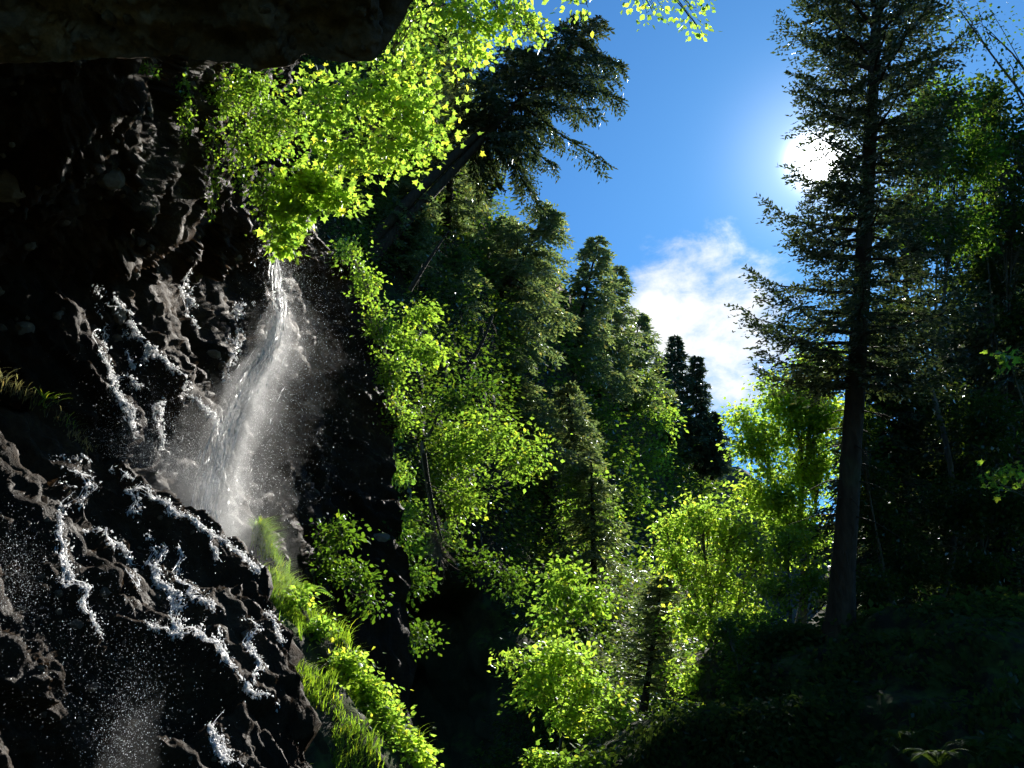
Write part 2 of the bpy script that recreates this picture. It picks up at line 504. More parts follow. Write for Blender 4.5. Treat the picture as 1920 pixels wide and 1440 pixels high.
# --- the overhanging roof of the alcove, close above the camera
lx = cols(-700, 0, 120, 210, 330, 400, 480, 540, 570, 640, 700, 730, 755, 778, 800, 830)
ly = cols(120, 118, 116, 113, 104, 118, 130, 118, 100, 122, 112, 80, 45, 0, -90, -420)
px = np.concatenate([np.arange(-700, 660, 6.0), np.linspace(660, 830, 50)])
lip = np.interp(px, lx, ly) + 6 * fbm(np.stack([px / 40, px * 0, px * 0], -1), 3)
rows = []
for t in np.linspace(1, 0, 90) ** 1.5:                       # underside, from over the camera to the lip
    yy = lip - t * 900
    rows.append(at(px, yy, 7.8 - 2.7 * t + 0 * px))
L = rows[-1]
for s, z in ((0.25, 0.22), (0.7, 0.8), (1.0, 1.8), (0.8, 3.5), (-1.0, 7.0)):   # rounded lip, then up its far side
    rows.append(L + unit(L - EYE) * s + np.array([-0.35 * z, 0, z]))
calm = np.concatenate([np.ones(78), np.linspace(1, 0.15, 12), np.full(len(rows) - 90, 0.15)])[:, None]   # relief flattened at the lip so that no sunlit rim shows
over_disp = rock_disp(0.24, 0.17, 0.09, 0.7, 1.8, 5.0, k=50)
terrain('overhang', np.stack(rows), M['rock_dry'], lambda p: over_disp(p) * calm, smooth=False)

# --- the lower rock ledge the water lands on
rx = cols(-620, -100, 0, 80, 150, 260, 340, 450, 490, 520, 535, 600, 640)
ry = cols(480, 668, 720, 762, 830, 918, 966, 1032, 1095, 1190, 1300, 1440, 1560)
px = np.concatenate([np.arange(-620, 420, 6.0), np.arange(420, 640, 3.0)])
ridge = np.interp(px, rx, ry) + 7 * fbm(np.stack([px / 30, px * 0 + 5, px * 0], -1), 3)
def ledge_d(px, py):
    inv = 3.0e-5 * (SUNPX[0] - px) + 7.0e-5 * (py - SUNPX[1])
    bulge = 1 + 0.16 * np.clip((py - 1230) / 350.0, 0, 1) * np.clip((330 - px) / 250.0, 0, 1)    # the foot of the rock draws back into shade
    return bulge * nearer(px) ** 0.60 / (inv - 0.008 * np.clip((px + 100) / 300.0, 0, 1))
rows = []
Ld = at(px, ridge, ledge_d(px, ridge))
for s, z in ((3.0, -5.0), (1.8, -1.6), (0.8, -0.35)):
    rows.append(Ld + unit(Ld - EYE) * s + np.array([-0.25 * s, 0, z]))
for t in np.linspace(0, 1, 210) ** 1.15:
    yy = ridge + (1900 - ridge) * t
    rows.append(at(px, yy, ledge_d(px, yy)))
terrain('ledge', np.stack(rows), M['rock'], rock_disp(0.42, 0.20, 0.07, 0.6, 1.6, 4.2, k=90), smooth=False)

# --- wooded valley side: it runs away from the viewer faster than the sun's rays do, so the sun reaches its trees
def deep(px, py):
    f = np.interp(px, [760, 900, 1000, 1100, 1200, 1350], [1.0, 1.2, 1.36, 1.42, 1.36, 1.28])
    return float(1 + (f - 1) * np.clip((1150 - py) / 150.0, 0, 1))
hill_d = tps([(a, b, c * deep(a, b)) for a, b, c in [(540, 420, 32), (540, 60, 38), (700, 440, 38), (560, 900, 34), (690, 700, 31), (780, 700, 32), (780, 900, 29), (800, 200, 46), (900, 300, 52),
              (900, 600, 42), (780, 520, 40), (870, 900, 33), (800, 1000, 31), (1000, 500, 53), (1000, 800, 45), (1000, 1000, 43), (1100, 600, 66), (1100, 900, 51),
              (1200, 750, 88), (1180, 1000, 66), (850, 1150, 42), (850, 1400, 42), (1000, 1200, 38), (1000, 1440, 36), (1150, 1200, 50),
              (1200, 1350, 42), (1250, 900, 97), (1320, 1000, 105), (700, 1150, 40), (700, 1450, 38)]])
tx = cols(520, 760, 840, 900, 950, 1000, 1050, 1150, 1210, 1300, 1340)
ty = cols(-120, -60, 60, 270, 430, 500, 545, 640, 740, 870, 930)
px = np.linspace(520, 1340, 170)
top = np.interp(px, tx, ty)
rows = []
Lh = at(px, top, hill_d(px, top))
for k in (60.0, 25.0, 8.0, 2.5):
    rows.append(Lh + np.array([-0.15 * k, k, 0.10 * k]))
for t in np.linspace(0, 1, 170):
    yy = top + (1600 - top) * t
    rows.append(at(px, yy, hill_d(px, yy)))
hill_g = np.stack(rows)
hill, hill_g = terrain('hillside', hill_g, M['soil'], lambda p: 1.6 * fbm(p * 0.16, 4) + 0.5 * fbm(p * 0.7, 3) + 0.35 * facets(p * 0.5, 31))

# --- grassy rib running down beside the ledge
rib_d = tps([(485, 1010, 13.4), (500, 1100, 13.0), (560, 1200, 12.4), (640, 1300, 11.9), (720, 1440, 11.4), (520, 1040, 13.8), (640, 1180, 13.8), (730, 1300, 13.4), (810, 1440, 13.0),
             (540, 1250, 11.6), (580, 1400, 10.8), (900, 1440, 14.5), (700, 1700, 10.5)])
py = np.concatenate([np.linspace(1000, 1700, 150)])
le = np.interp(py, cols(1000, 1100, 1200, 1300, 1440, 1700), cols(482, 488, 508, 520, 560, 600))
ri = np.interp(py, cols(1000, 1040, 1100, 1180, 1300, 1440, 1700), cols(484, 505, 552, 615, 712, 795, 900))
T = np.linspace(0, 1, 60)
PX = le[:, None] + (ri - le)[:, None] * T[None]
PY = py[:, None] + 0 * T[None]
g = at(PX, PY, rib_d(PX, PY))
back = [g[:, -1:] + np.array([0.5 * s, s, -1.4 * s]) for s in (0.5, 1.2, 3.0)]
front = [g[:, :1] + np.array([-0.3 * s, 0.6 * s, -0.4 * s]) for s in (1.2, 0.5)]
rib, rib_g = terrain('grassy_rib', np.concatenate(front + [g] + back, 1), M['soil'], lambda p: 0.22 * fbm(p * 0.9, 4) + 0.1 * facets(p * 1.2, 70))

# --- shaded bank under the tall spruce, with a lower mound in front of it
bx = cols(1395, 1430, 1480, 1560, 1650, 1750, 1920, 2400)
by = cols(1330, 1215, 1186, 1190, 1180, 1165, 1150, 1120)
bank_d = tps([(1400, 1330, 17.5), (1430, 1220, 17.0), (1450, 1300, 15.5), (1600, 1190, 16.5), (1600, 1300, 14.5), (1600, 1440, 12), (1900, 1170, 15), (1900, 1300, 11), (1900, 1440, 8.5),
              (2300, 1150, 15), (2300, 1440, 8), (1450, 1440, 13), (1600, 1700, 9), (1420, 1700, 11), (2200, 1700, 6)])
px = np.concatenate([np.linspace(1395, 1480, 40), np.linspace(1484, 2400, 150)])
top = np.interp(px, bx, by) + 8 * fbm(np.stack([px / 35, px * 0 + 2, px * 0], -1), 3)
rows = []
Lb = at(px, top, bank_d(px, top))
for k in (30.0, 12.0, 5.0, 1.5, 0.4):
    rows.append(Lb + np.array([0.1 * k, k, 0.07 * k]))
for t in np.linspace(0, 1, 120):
    yy = top + (1900 - top) * t
    rows.append(at(px, yy, bank_d(px, yy)))
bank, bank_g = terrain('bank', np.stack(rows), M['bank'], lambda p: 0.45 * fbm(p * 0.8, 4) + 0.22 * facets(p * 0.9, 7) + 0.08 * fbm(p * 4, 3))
mx_ = cols(1130, 1190, 1260, 1350, 1440, 1520)
my_ = cols(1500, 1432, 1372, 1342, 1330, 1330)
px = np.linspace(1130, 1520, 110)
top = np.interp(px, mx_, my_) + 6 * fbm(np.stack([px / 25, px * 0 + 8, px * 0], -1), 3)
rows = []
Lm = at(px, top, 15.0 - (px - 1130) / 390 * 1.5)
for k in (12.0, 5.0, 1.5, 0.4):
    rows.append(Lm + np.array([0, k, 0.02 * k]))
for t in np.linspace(0, 1, 70):
    yy = top + (1800 - top) * t
    rows.append(at(px, yy, 15.0 - (px - 1130) / 390 * 1.5 - 4.0 * t))
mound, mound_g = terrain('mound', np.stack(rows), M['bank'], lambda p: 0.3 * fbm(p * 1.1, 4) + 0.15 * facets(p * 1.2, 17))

# --- wooded slope rising behind the dark trees
sx = cols(1590, 1660, 1720, 1800, 1880, 2000, 2400)
sy = cols(1160, 1090, 990, 740, 520, 330, 60)
slope_d = tps([(1600, 1160, 46), (1700, 1100, 42), (1750, 1000, 44), (1920, 1000, 33), (1920, 600, 40), (1850, 700, 42), (2200, 300, 40), (2300, 900, 28), (1800, 1200, 34), (2300, 1300, 24), (1650, 1400, 36)])
px = np.linspace(1590, 2400, 90)
top = np.interp(px, sx, sy)
rows = []
Ls = at(px, top, slope_d(px, top))
for k in (40.0, 15.0, 5.0, 1.5):
    rows.append(Ls + np.array([0.2 * k, k, 0.05 * k]))
for t in np.linspace(0, 1, 90):
    yy = top + (1560 - top) * t
    rows.append(at(px, yy, slope_d(px, yy)))
slope, slope_g = terrain('slope', np.stack(rows), M['soil'], lambda p: 1.2 * fbm(p * 0.2, 4) + 0.4 * fbm(p * 0.8, 3))

# --- far valley end with bare grey rock
fx = cols(1050, 1180, 1240, 1330, 1400, 1480, 1560, 1700)
fy = cols(800, 800, 815, 850, 900, 960, 1000, 1080)
px = np.linspace(1050, 1700, 100)
top = np.interp(px, fx, fy) + 10 * fbm(np.stack([px / 40, px * 0 + 3, px * 0], -1), 3)
rows = []
far_dd = 150 + (px - 1050) * 0.08
Lf = at(px, top, far_dd)
for k in (300.0, 100.0, 30.0, 8.0):
    rows.append(Lf + np.array([0, k, 0.12 * k]))
for t in np.linspace(0, 1, 100):
    yy = top + (1500 - top) * t
    rows.append(at(px, yy, far_dd - 25 * t))
terrain('mountain', np.stack(rows), M['far_rock'], lambda p: 4 * fbm(p * 0.05, 4) + 2.0 * facets(p * 0.09, 3) + 0.8 * facets(p * 0.3, 4), smooth=False)

# ------------------------------------------------------------------ plants
def clump_leaves(geo, c, rad, n, size, tmpl, flat=0.45, up=0.75, r=rng, out=None):
    """a spray of leaves round every clump centre"""
    k = len(c)
    cc = np.repeat(c, n, 0); rr = np.repeat(np.broadcast_to(rad, (k,)), n)
    off = r.normal(size=(k * n, 3)) * np.array([1, 1, flat]) * rr[:, None] * 0.55
    p = cc + off
    d = unit(off + 0.6 * np.repeat(rvec(k, r), n, 0) * rr[:, None] + np.array([0, 0, -0.25]) * rr[:, None])
    nn = unit(np.array([0, 0, 1.0]) * up + r.normal(size=(k * n, 3)) * 0.55)
    s = size * (0.4 + 0.95 * r.uniform(size=k * n) ** 0.8)
    scatter(geo, tmpl, p, d, nn, s, r.uniform(0.8, 1.15, k * n))

def lobes_px(spec):
    """(px, py, distance, half width px, half height px) -> centre and radii"""
    out = []
    for a in spec:
        x, y, d, rx_, ry_ = a[:5]
        s = d / FPX
        out.append((at(x, y, d), np.array([rx_ * s, (rx_ + ry_) * 0.5 * s * (a[5] if len(a) > 5 else 0.8), ry_ * s])))
    return out

def broadleaf(name, label, cat, lobes, base, leaf_size=0.12, tmpl=LEAF6, mat='leaf', clumps=120, per=14, rclump=0.35, trunk_r=0.12,
              group=None, seed=0, bark='bark_pale', lean=None, flat=0.45, up=0.75, shell=0.45, limbs=True, forkf=0.55, subn=70):
    r = np.random.default_rng(seed + 1000)
    base = np.asarray(base, float)
    root = link(name, None, loc=base); tag(root, label, cat, group)
    lv, wood = Geo(), Geo()
    L = lobes_px(lobes)
    vol = np.array([np.prod(b) ** (2 / 3) for _, b in L]); vol /= vol.sum()
    cen = sum(w * c for w, (c, _) in zip(vol, L))
    fork = base + (cen - base) * forkf
    mid = base + (cen - base) * 0.3 + (np.asarray(lean) if lean is not None else r.normal(size=3) * 0.08 * np.linalg.norm(cen - base))
    tr = bez(base, mid, fork, 9)
    if trunk_r:
        tube(wood, tr, np.linspace(trunk_r, trunk_r * 0.6, 9) * (1 + 0.5 * np.exp(-np.arange(9) * 1.2)), 9, rough=0.12)
    for (c, b), w in zip(L, vol):
        n = max(6, int(clumps * w))
        dirs = rvec(n, r)
        rr = r.uniform(0, 1, n) ** shell * (0.8 + 0.55 * fbm(dirs * 1.7 + seed * 3.3 + c, 3))
        pos = c + dirs * b * rr[:, None]
        clump_leaves(lv, pos, rclump * r.uniform(0.7, 1.3, n), per, leaf_size, tmpl, flat, up, r)
        if limbs:
            lim = bez(fork, (fork + c) / 2 + r.normal(size=3) * b * 0.25, c, 7)
            r0 = max(trunk_r * 0.32, 0.012)
            tube(wood, lim, np.linspace(r0, r0 * 0.35, 7), 6)
            sub = r.permutation(n)[: min(n, subn)]
            for i in sub:
                st = lim[r.integers(3, 7)]
                tw = bez(st, (st + pos[i]) / 2 + np.array([0, 0, 0.12]) * np.linalg.norm(pos[i] - st), pos[i], 5)
                tube(wood, tw, np.linspace(r0 * 0.28, 0.004, 5), 4)
    if wood.n:
        link('trunk', wood.mesh('trunk', M[bark], base, True), root)
    link('crown', lv.mesh('crown', M[mat], base), root)
    return root

def conifer(name, label, base, top, start=0.15, reach=2.6, nb=90, twigs=16, blades=9, blade=0.13, droop=0.35, mat='needle', trunk_r=0.22, seed=0,
            group=None, bend=None, cat='tree', extra=None, profile=None, up_tip=0.15, gap=0.0, sides=10, tw_len=0.34, taper=0.86, dead=0, vary=(0.6, 1.12), hole=0):
    r = np.random.default_rng(seed + 500)
    base = np.asarray(base, float); top = np.asarray(top, float)
    H = np.linalg.norm(top - base)
    root = link(name, None, loc=base); tag(root, label, cat, group)
    mid = (base + top) / 2 + (np.asarray(bend) if bend is not None else np.zeros(3))
    axis = bez(base, mid, top, 40)
    trunk, nd = Geo(), Geo(); limbs = trunk
    tt = np.linspace(0, 1, 40)
    rad = trunk_r * (1 - taper * tt ** 1.15) * (1 + 0.55 * np.exp(-tt * H / 0.55))
    tube(trunk, axis, rad, sides * 2, rough=0.10)
    if extra:                                            # a second stem growing from the same root
        stem2 = Geo()
        tube(stem2, bez(base + extra[0], mid + np.asarray(extra[0]) * 1.0, base + (top - base) * 0.62, 24), np.linspace(trunk_r, trunk_r * 0.35, 24), sides * 2, rough=0.10)
    ta = unit(top - base)
    ref = unit(np.cross(ta, [0.3, 0.9, 0.1])); ref2 = np.cross(ta, ref)
    C, D, N, S = [], [], [], []
    ga = 2.39996
    for i in range(nb):
        u = ((i + r.uniform(0, 1)) / nb) ** 1.15
        t = start + (1 - start) * u
        p0 = axis[min(39, int(t * 39))] * (1 - (t * 39) % 1) + axis[min(39, int(t * 39) + 1)] * ((t * 39) % 1)
        prof = profile(u) if profile else (1 - u) ** 0.75 * min(1.0, 0.45 + u * 3)
        Lb = reach * prof * r.uniform(*vary) + 0.12
        if r.uniform() < gap:
            continue
        az = i * ga + r.normal() * 0.35
        rad_d = math.cos(az) * ref + math.sin(az) * ref2
        rise = 0.25 + 0.75 * u ** 2 - droop * 0.4
        d0 = unit(rad_d + ta * rise * 0.8)
        n = 8
        s = np.linspace(0, 1, n)[:, None]
        path = p0 + d0 * Lb * s + np.array([0, 0, -1.0]) * droop * Lb * s ** 1.6 + np.array([0, 0, 1.0]) * up_tip * Lb * s ** 4
        path = path + np.cumsum(r.normal(size=(n, 3)) * 0.012 * Lb, 0)
        tube(limbs, path, np.linspace(0.018 + 0.012 * Lb, 0.004, n), 5)
        bd = unit(np.gradient(path, axis=0))
        side = unit(np.cross(bd, [0, 0, 1.0]))
        nt = max(5, int(1.25 * twigs * (0.35 + 0.65 * Lb / reach)))
        k = np.linspace(0.18, 1.0, nt)
        for sgn in (-1, 1):
            kk = np.clip(k + r.normal(size=nt) * 0.02, 0, 0.999) * (n - 1)
            i0 = kk.astype(int); fr = (kk - i0)[:, None]
            q = path[i0] * (1 - fr) + path[np.minimum(i0 + 1, n - 1)] * fr
            tl = tw_len * (0.4 + 1.0 * np.sin(np.clip(k, 0, 1) * 2.5)) * (0.5 + 0.5 * Lb / reach) * r.uniform(0.6, 1.3, nt)
            td = unit(sgn * side[i0] * 0.85 + bd[i0] * 0.75 + np.array([0, 0, -0.28 - droop * 0.5]) + r.normal(size=(nt, 3)) * 0.16)
            m = blades
            w = (np.arange(m) + 0.5) / m
            pos = q[:, None, :] + td[:, None, :] * (tl[:, None] * w[None])[..., None] + np.array([0, 0, -1.0]) * (tl[:, None] * w[None] ** 2 * 0.25)[..., None]
            ts = unit(np.cross(td, [0.05, 0.1, 1.0]))
            alt = np.where(np.arange(m) % 2 == 0, 1.0, -1.0)
            bdv = td[:, None, :] * 0.9 + ts[:, None, :] * (alt[None, :, None] * 0.75) + r.normal(size=(nt, m, 3)) * 0.22
            C.append(pos.reshape(-1, 3)); D.append(bdv.reshape(-1, 3))
            N.append((np.array([0, 0, 1.0]) + r.normal(size=(nt * m, 3)) * 0.6))
            S.append(np.full(nt * m, blade) * r.uniform(0.65, 1.25, nt * m))
    for i in range(dead):                                # bare snags under the crown
        t = start * r.uniform(0.35, 1.0)
        p0 = base + (top - base) * t + 0 * ta
        p0 = axis[int(t * 39)]
        az = r.uniform(0, 6.28); d0 = unit(math.cos(az) * ref + math.sin(az) * ref2 - 0.15 * ta)
        Lb = r.uniform(0.3, 1.2)
        tube(limbs, np.array([p0, p0 + d0 * Lb * .5, p0 + d0 * Lb + np.array([0, 0, -.15 * Lb])]), [0.02, 0.012, 0.004], 4)
    C, D, N, S = (np.concatenate(a) for a in (C, D, N, S))
    if hole:                                             # needles cut away along the line to the sun, standing in for its glare
        keep = ((unit(C - EYE) @ SUN) < math.cos(math.radians(hole))) | (r.uniform(size=len(C)) < 0.3)
        C, D, N, S = C[keep], D[keep], N[keep], S[keep]
    scatter(nd, KITE, C, D, unit(N), S * 1.25, 1.9)
    link('trunk', trunk.mesh('trunk', M['bark'], base, True), root)
    if extra:
        link('trunk', stem2.mesh('trunk', M['bark'], base, True), root)
    link('crown', nd.mesh('crown', M[mat], base), root)
    return root

# ---- spruces
conifer('spruce_tree', 'tall dark spruce on the shaded bank with the sun behind its crown', at(1573, 1195, 16.6), at(1648, -55, 17.4), start=0.36, reach=1.8, nb=130,
        twigs=22, blades=10, blade=0.085, droop=0.22, mat='needle_dark', trunk_r=0.215, seed=1, bend=at(1612, 560, 17) - (at(1573, 1195, 16.6) + at(1648, -55, 17.4)) / 2 + np.array([0.05, 0, 0]),
        profile=lambda u: 0.95 + 0.14 * math.sin(u * 9.0) - 0.02 * u - 0.5 * max(0, u - 0.9) * 3, up_tip=0.3, gap=0.10, sides=14, tw_len=0.40, dead=22, vary=(0.45, 1.15), hole=0.95, taper=0.62)
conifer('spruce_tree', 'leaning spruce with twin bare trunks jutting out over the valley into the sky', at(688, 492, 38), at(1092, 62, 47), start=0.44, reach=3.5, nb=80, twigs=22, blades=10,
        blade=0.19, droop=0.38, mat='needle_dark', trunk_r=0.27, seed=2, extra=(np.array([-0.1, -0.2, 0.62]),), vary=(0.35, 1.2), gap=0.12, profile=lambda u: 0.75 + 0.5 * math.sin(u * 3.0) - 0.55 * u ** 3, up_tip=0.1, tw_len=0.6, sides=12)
S_ = [  # label, base, top, reach, seed, mat, kwargs
    ('big sunlit spruce slanting out of the hillside below the leaning twin-trunked spruce', (862, 690, 40), (1030, 392, 42), 4.6, 3, 'needle', dict(nb=90, twigs=20, blades=9, blade=0.20, tw_len=0.75, droop=0.5, trunk_r=0.3, start=0.12)),
    ('slender spruce on the skyline between the big slanting spruce and the cloud', (1062, 720, 55), (1122, 448, 57), 3.6, 4, 'needle', dict(nb=75, twigs=16, blades=8, blade=0.25, tw_len=0.8, droop=0.5)),
    ('dark spruce at the corner of the hillside touching the white cloud', (1120, 760, 64), (1158, 500, 66), 4.0, 5, 'needle', dict(nb=75, twigs=16, blades=8, blade=0.28, tw_len=0.9, droop=0.5)),
    ('lowest spruce of the hillside skyline beside the pale cloud', (1172, 770, 76), (1200, 590, 78), 4.0, 6, 'needle', dict(nb=65, twigs=16, blades=7, blade=0.32, tw_len=1.0, droop=0.45)),
    ('small bluish spruce half way down the hillside among bright bushes', (1085, 900, 44), (1062, 722, 42), 2.6, 7, 'needle', dict(nb=60, twigs=16, blades=8, blade=0.18, tw_len=0.6, droop=0.45)),
    ('drooping spruce low on the hillside above the dark gully', (1118, 1230, 38), (1108, 850, 40), 2.7, 8, 'needle', dict(nb=90, twigs=16, blades=8, blade=0.18, tw_len=0.6, droop=0.6)),
    ('dark spruce standing behind the bright leaves that hang from the cliff top', (835, 480, 42), (862, 60, 43), 3.0, 9, 'needle', dict(nb=80, twigs=16, blades=8, blade=0.18, tw_len=0.6, droop=0.5)),
    ('olive spruce at the foot of the leaning twin trunks', (805, 640, 37), (862, 470, 40), 2.6, 10, 'needle', dict(nb=70, twigs=16, blades=9, blade=0.15, tw_len=0.55, droop=0.45)),
    ('olive spruce right behind the bare twin trunks', (745, 520, 39), (775, 330, 40), 1.9, 14, 'needle', dict(nb=70, twigs=16, blades=8, blade=0.2, tw_len=0.7, droop=0.45)),
    ('olive spruce growing through the fork below the leaning crown', (930, 600, 46), (952, 410, 48), 3.0, 11, 'needle', dict(nb=70, twigs=16, blades=8, blade=0.2, tw_len=0.7, droop=0.5)),
    ('young spruce in front of the grey far rock beside the bright beech', (1205, 1340, 26), (1243, 1085, 27), 1.75, 12, 'needle', dict(nb=75, twigs=16, blades=9, blade=0.12, tw_len=0.42, droop=0.25, trunk_r=0.10, start=0.2)),
    ('spruce with shaded lower branches above the dark gully mouth', (985, 900, 43), (960, 690, 43), 3.0, 13, 'needle', dict(nb=70, twigs=16, blades=8, blade=0.2, tw_len=0.7, droop=0.55)),
    ('tallest far spruce on the ridge under the cloud', (1262, 880, 138), (1266, 630, 140), 4.6, 21, 'needle_far', dict(nb=101, twigs=13, blades=8, blade=0.46, tw_len=1.05, vary=(0.45, 1.2), gap=0.02, droop=0.35, trunk_r=0.3)),
    ('narrow far spruce on the ridge with its tip against blue sky', (1304, 880, 140), (1307, 668, 142), 3.2, 22, 'needle_far', dict(nb=87, twigs=13, blades=8, blade=0.46, tw_len=1.05, vary=(0.45, 1.2), gap=0.02, droop=0.35, trunk_r=0.25)),
    ('far spruce on the ridge hard against the hillside', (1236, 890, 130), (1240, 672, 132), 4.0, 23, 'needle_far', dict(nb=87, twigs=13, blades=8, blade=0.46, tw_len=1.05, vary=(0.45, 1.2), gap=0.02, droop=0.35, trunk_r=0.3)),
    ('low bushy far spruce at the end of the ridge', (1335, 900, 140), (1338, 775, 142), 3.4, 24, 'needle_far', dict(nb=72, twigs=13, blades=8, blade=0.46, tw_len=1.05, vary=(0.45, 1.2), gap=0.02, droop=0.3, trunk_r=0.25)),
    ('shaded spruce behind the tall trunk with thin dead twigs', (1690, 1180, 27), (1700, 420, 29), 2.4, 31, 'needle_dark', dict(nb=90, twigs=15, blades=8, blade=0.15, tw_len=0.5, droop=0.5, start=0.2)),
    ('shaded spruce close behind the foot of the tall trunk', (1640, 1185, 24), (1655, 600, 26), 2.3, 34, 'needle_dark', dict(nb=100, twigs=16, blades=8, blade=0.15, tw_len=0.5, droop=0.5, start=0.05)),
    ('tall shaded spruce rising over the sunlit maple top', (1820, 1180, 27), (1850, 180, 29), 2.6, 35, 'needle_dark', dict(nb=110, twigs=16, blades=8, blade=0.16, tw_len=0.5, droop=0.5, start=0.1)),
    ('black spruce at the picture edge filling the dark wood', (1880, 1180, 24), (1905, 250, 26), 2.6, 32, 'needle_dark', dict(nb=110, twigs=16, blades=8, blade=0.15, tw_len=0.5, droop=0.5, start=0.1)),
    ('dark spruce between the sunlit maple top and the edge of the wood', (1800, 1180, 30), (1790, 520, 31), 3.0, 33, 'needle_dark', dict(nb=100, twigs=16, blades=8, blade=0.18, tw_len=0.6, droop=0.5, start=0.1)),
]
for lab, b, t, reach, sd, mt, kw in S_:
    g_ = 'far spruces on the ridge' if mt == 'needle_far' else ('spruces of the dark wood' if sd > 30 else 'spruces on the hillside')
    kw = dict(dict(trunk_r=0.2, start=0.1, vary=(0.35, 1.15), gap=0.10), **kw)
    if sd < 20:
        kw['droop'] *= 0.7; kw['blade'] *= 0.85
    if sd < 20:
        k_ = deep(t[0], t[1]); b = (b[0], b[1], b[2] * k_); t = (t[0], t[1], t[2] * k_); reach *= k_
        for key_ in ('blade', 'tw_len', 'trunk_r'):
            kw[key_] *= k_
    conifer('spruce_tree', lab, at(*b), at(*t), reach=reach, seed=sd, mat=mt, group=g_, **kw)

# ---- broad-leaved trees and shrubs: lobes given as (px, py, distance, half width, half height)
hs = 'sunlit bushes on the hillside'
broadleaf('maple_shrub', 'lime-green maple bush hanging over the cliff edge above the waterfall', 'shrub',
          [(590, 200, 16, 60, 75), (690, 160, 16, 70, 55), (760, 200, 16.5, 65, 70), (640, 290, 16, 75, 60), (725, 280, 16.5, 70, 60), (780, 120, 16, 45, 45), (800, 250, 16.5, 40, 60)],
          at(600, 130, 18.5), leaf_size=0.105, tmpl=MAPLE, mat='leaf_lime', clumps=205, per=14, rclump=0.44, trunk_r=0.06, seed=41)
broadleaf('maple_shrub', 'lime-green leafy spray drooping right beside the head of the waterfall', 'shrub',
          [(545, 390, 16.5, 42, 50), (580, 340, 16.5, 55, 45), (530, 450, 16.5, 24, 40), (640, 380, 17, 30, 28)], at(620, 330, 19), leaf_size=0.12, tmpl=MAPLE, mat='leaf_lime', clumps=100, per=14, rclump=0.28, trunk_r=0.04, seed=42)
broadleaf('cliff_shrub', 'green small-leaved shrub draped over the dark cliff under the overhang', 'shrub',
          [(470, 165, 16, 70, 40), (420, 190, 16, 50, 60), (520, 240, 16, 60, 70), (470, 280, 16.5, 40, 50), (500, 350, 16.5, 28, 40)], at(500, 150, 18), leaf_size=0.075, tmpl=LEAF6, mat='leaf', clumps=230, per=14, rclump=0.36, trunk_r=0.04, seed=43)
broadleaf('beech_tree', 'bright beech canopy reaching down past the overhang from the top edge', 'tree',
          [(880, 40, 17, 65, 60), (950, 30, 17, 60, 50), (830, 10, 16.5, 50, 40), (1005, 60, 17.5, 30, 28), (880, 100, 17, 35, 40), (860, -120, 17, 130, 90), (1000, -90, 17.5, 90, 60)], at(760, -260, 20),
          leaf_size=0.105, tmpl=LEAF6, mat='leaf_lime', clumps=300, per=15, rclump=0.30, trunk_r=0.12, seed=44)
broadleaf('beech_tree', 'loose leafy branch of a beech hanging from above into blue sky', 'tree',
          [(1220, 15, 16, 50, 22), (1300, 15, 16, 40, 22), (1100, 8, 16, 45, 14), (1305, 45, 16, 12, 18), (1170, -60, 16, 160, 40)], at(1000, -420, 17),
          leaf_size=0.10, tmpl=LEAF6, mat='leaf_lime', clumps=80, per=8, rclump=0.26, trunk_r=0.07, seed=45)
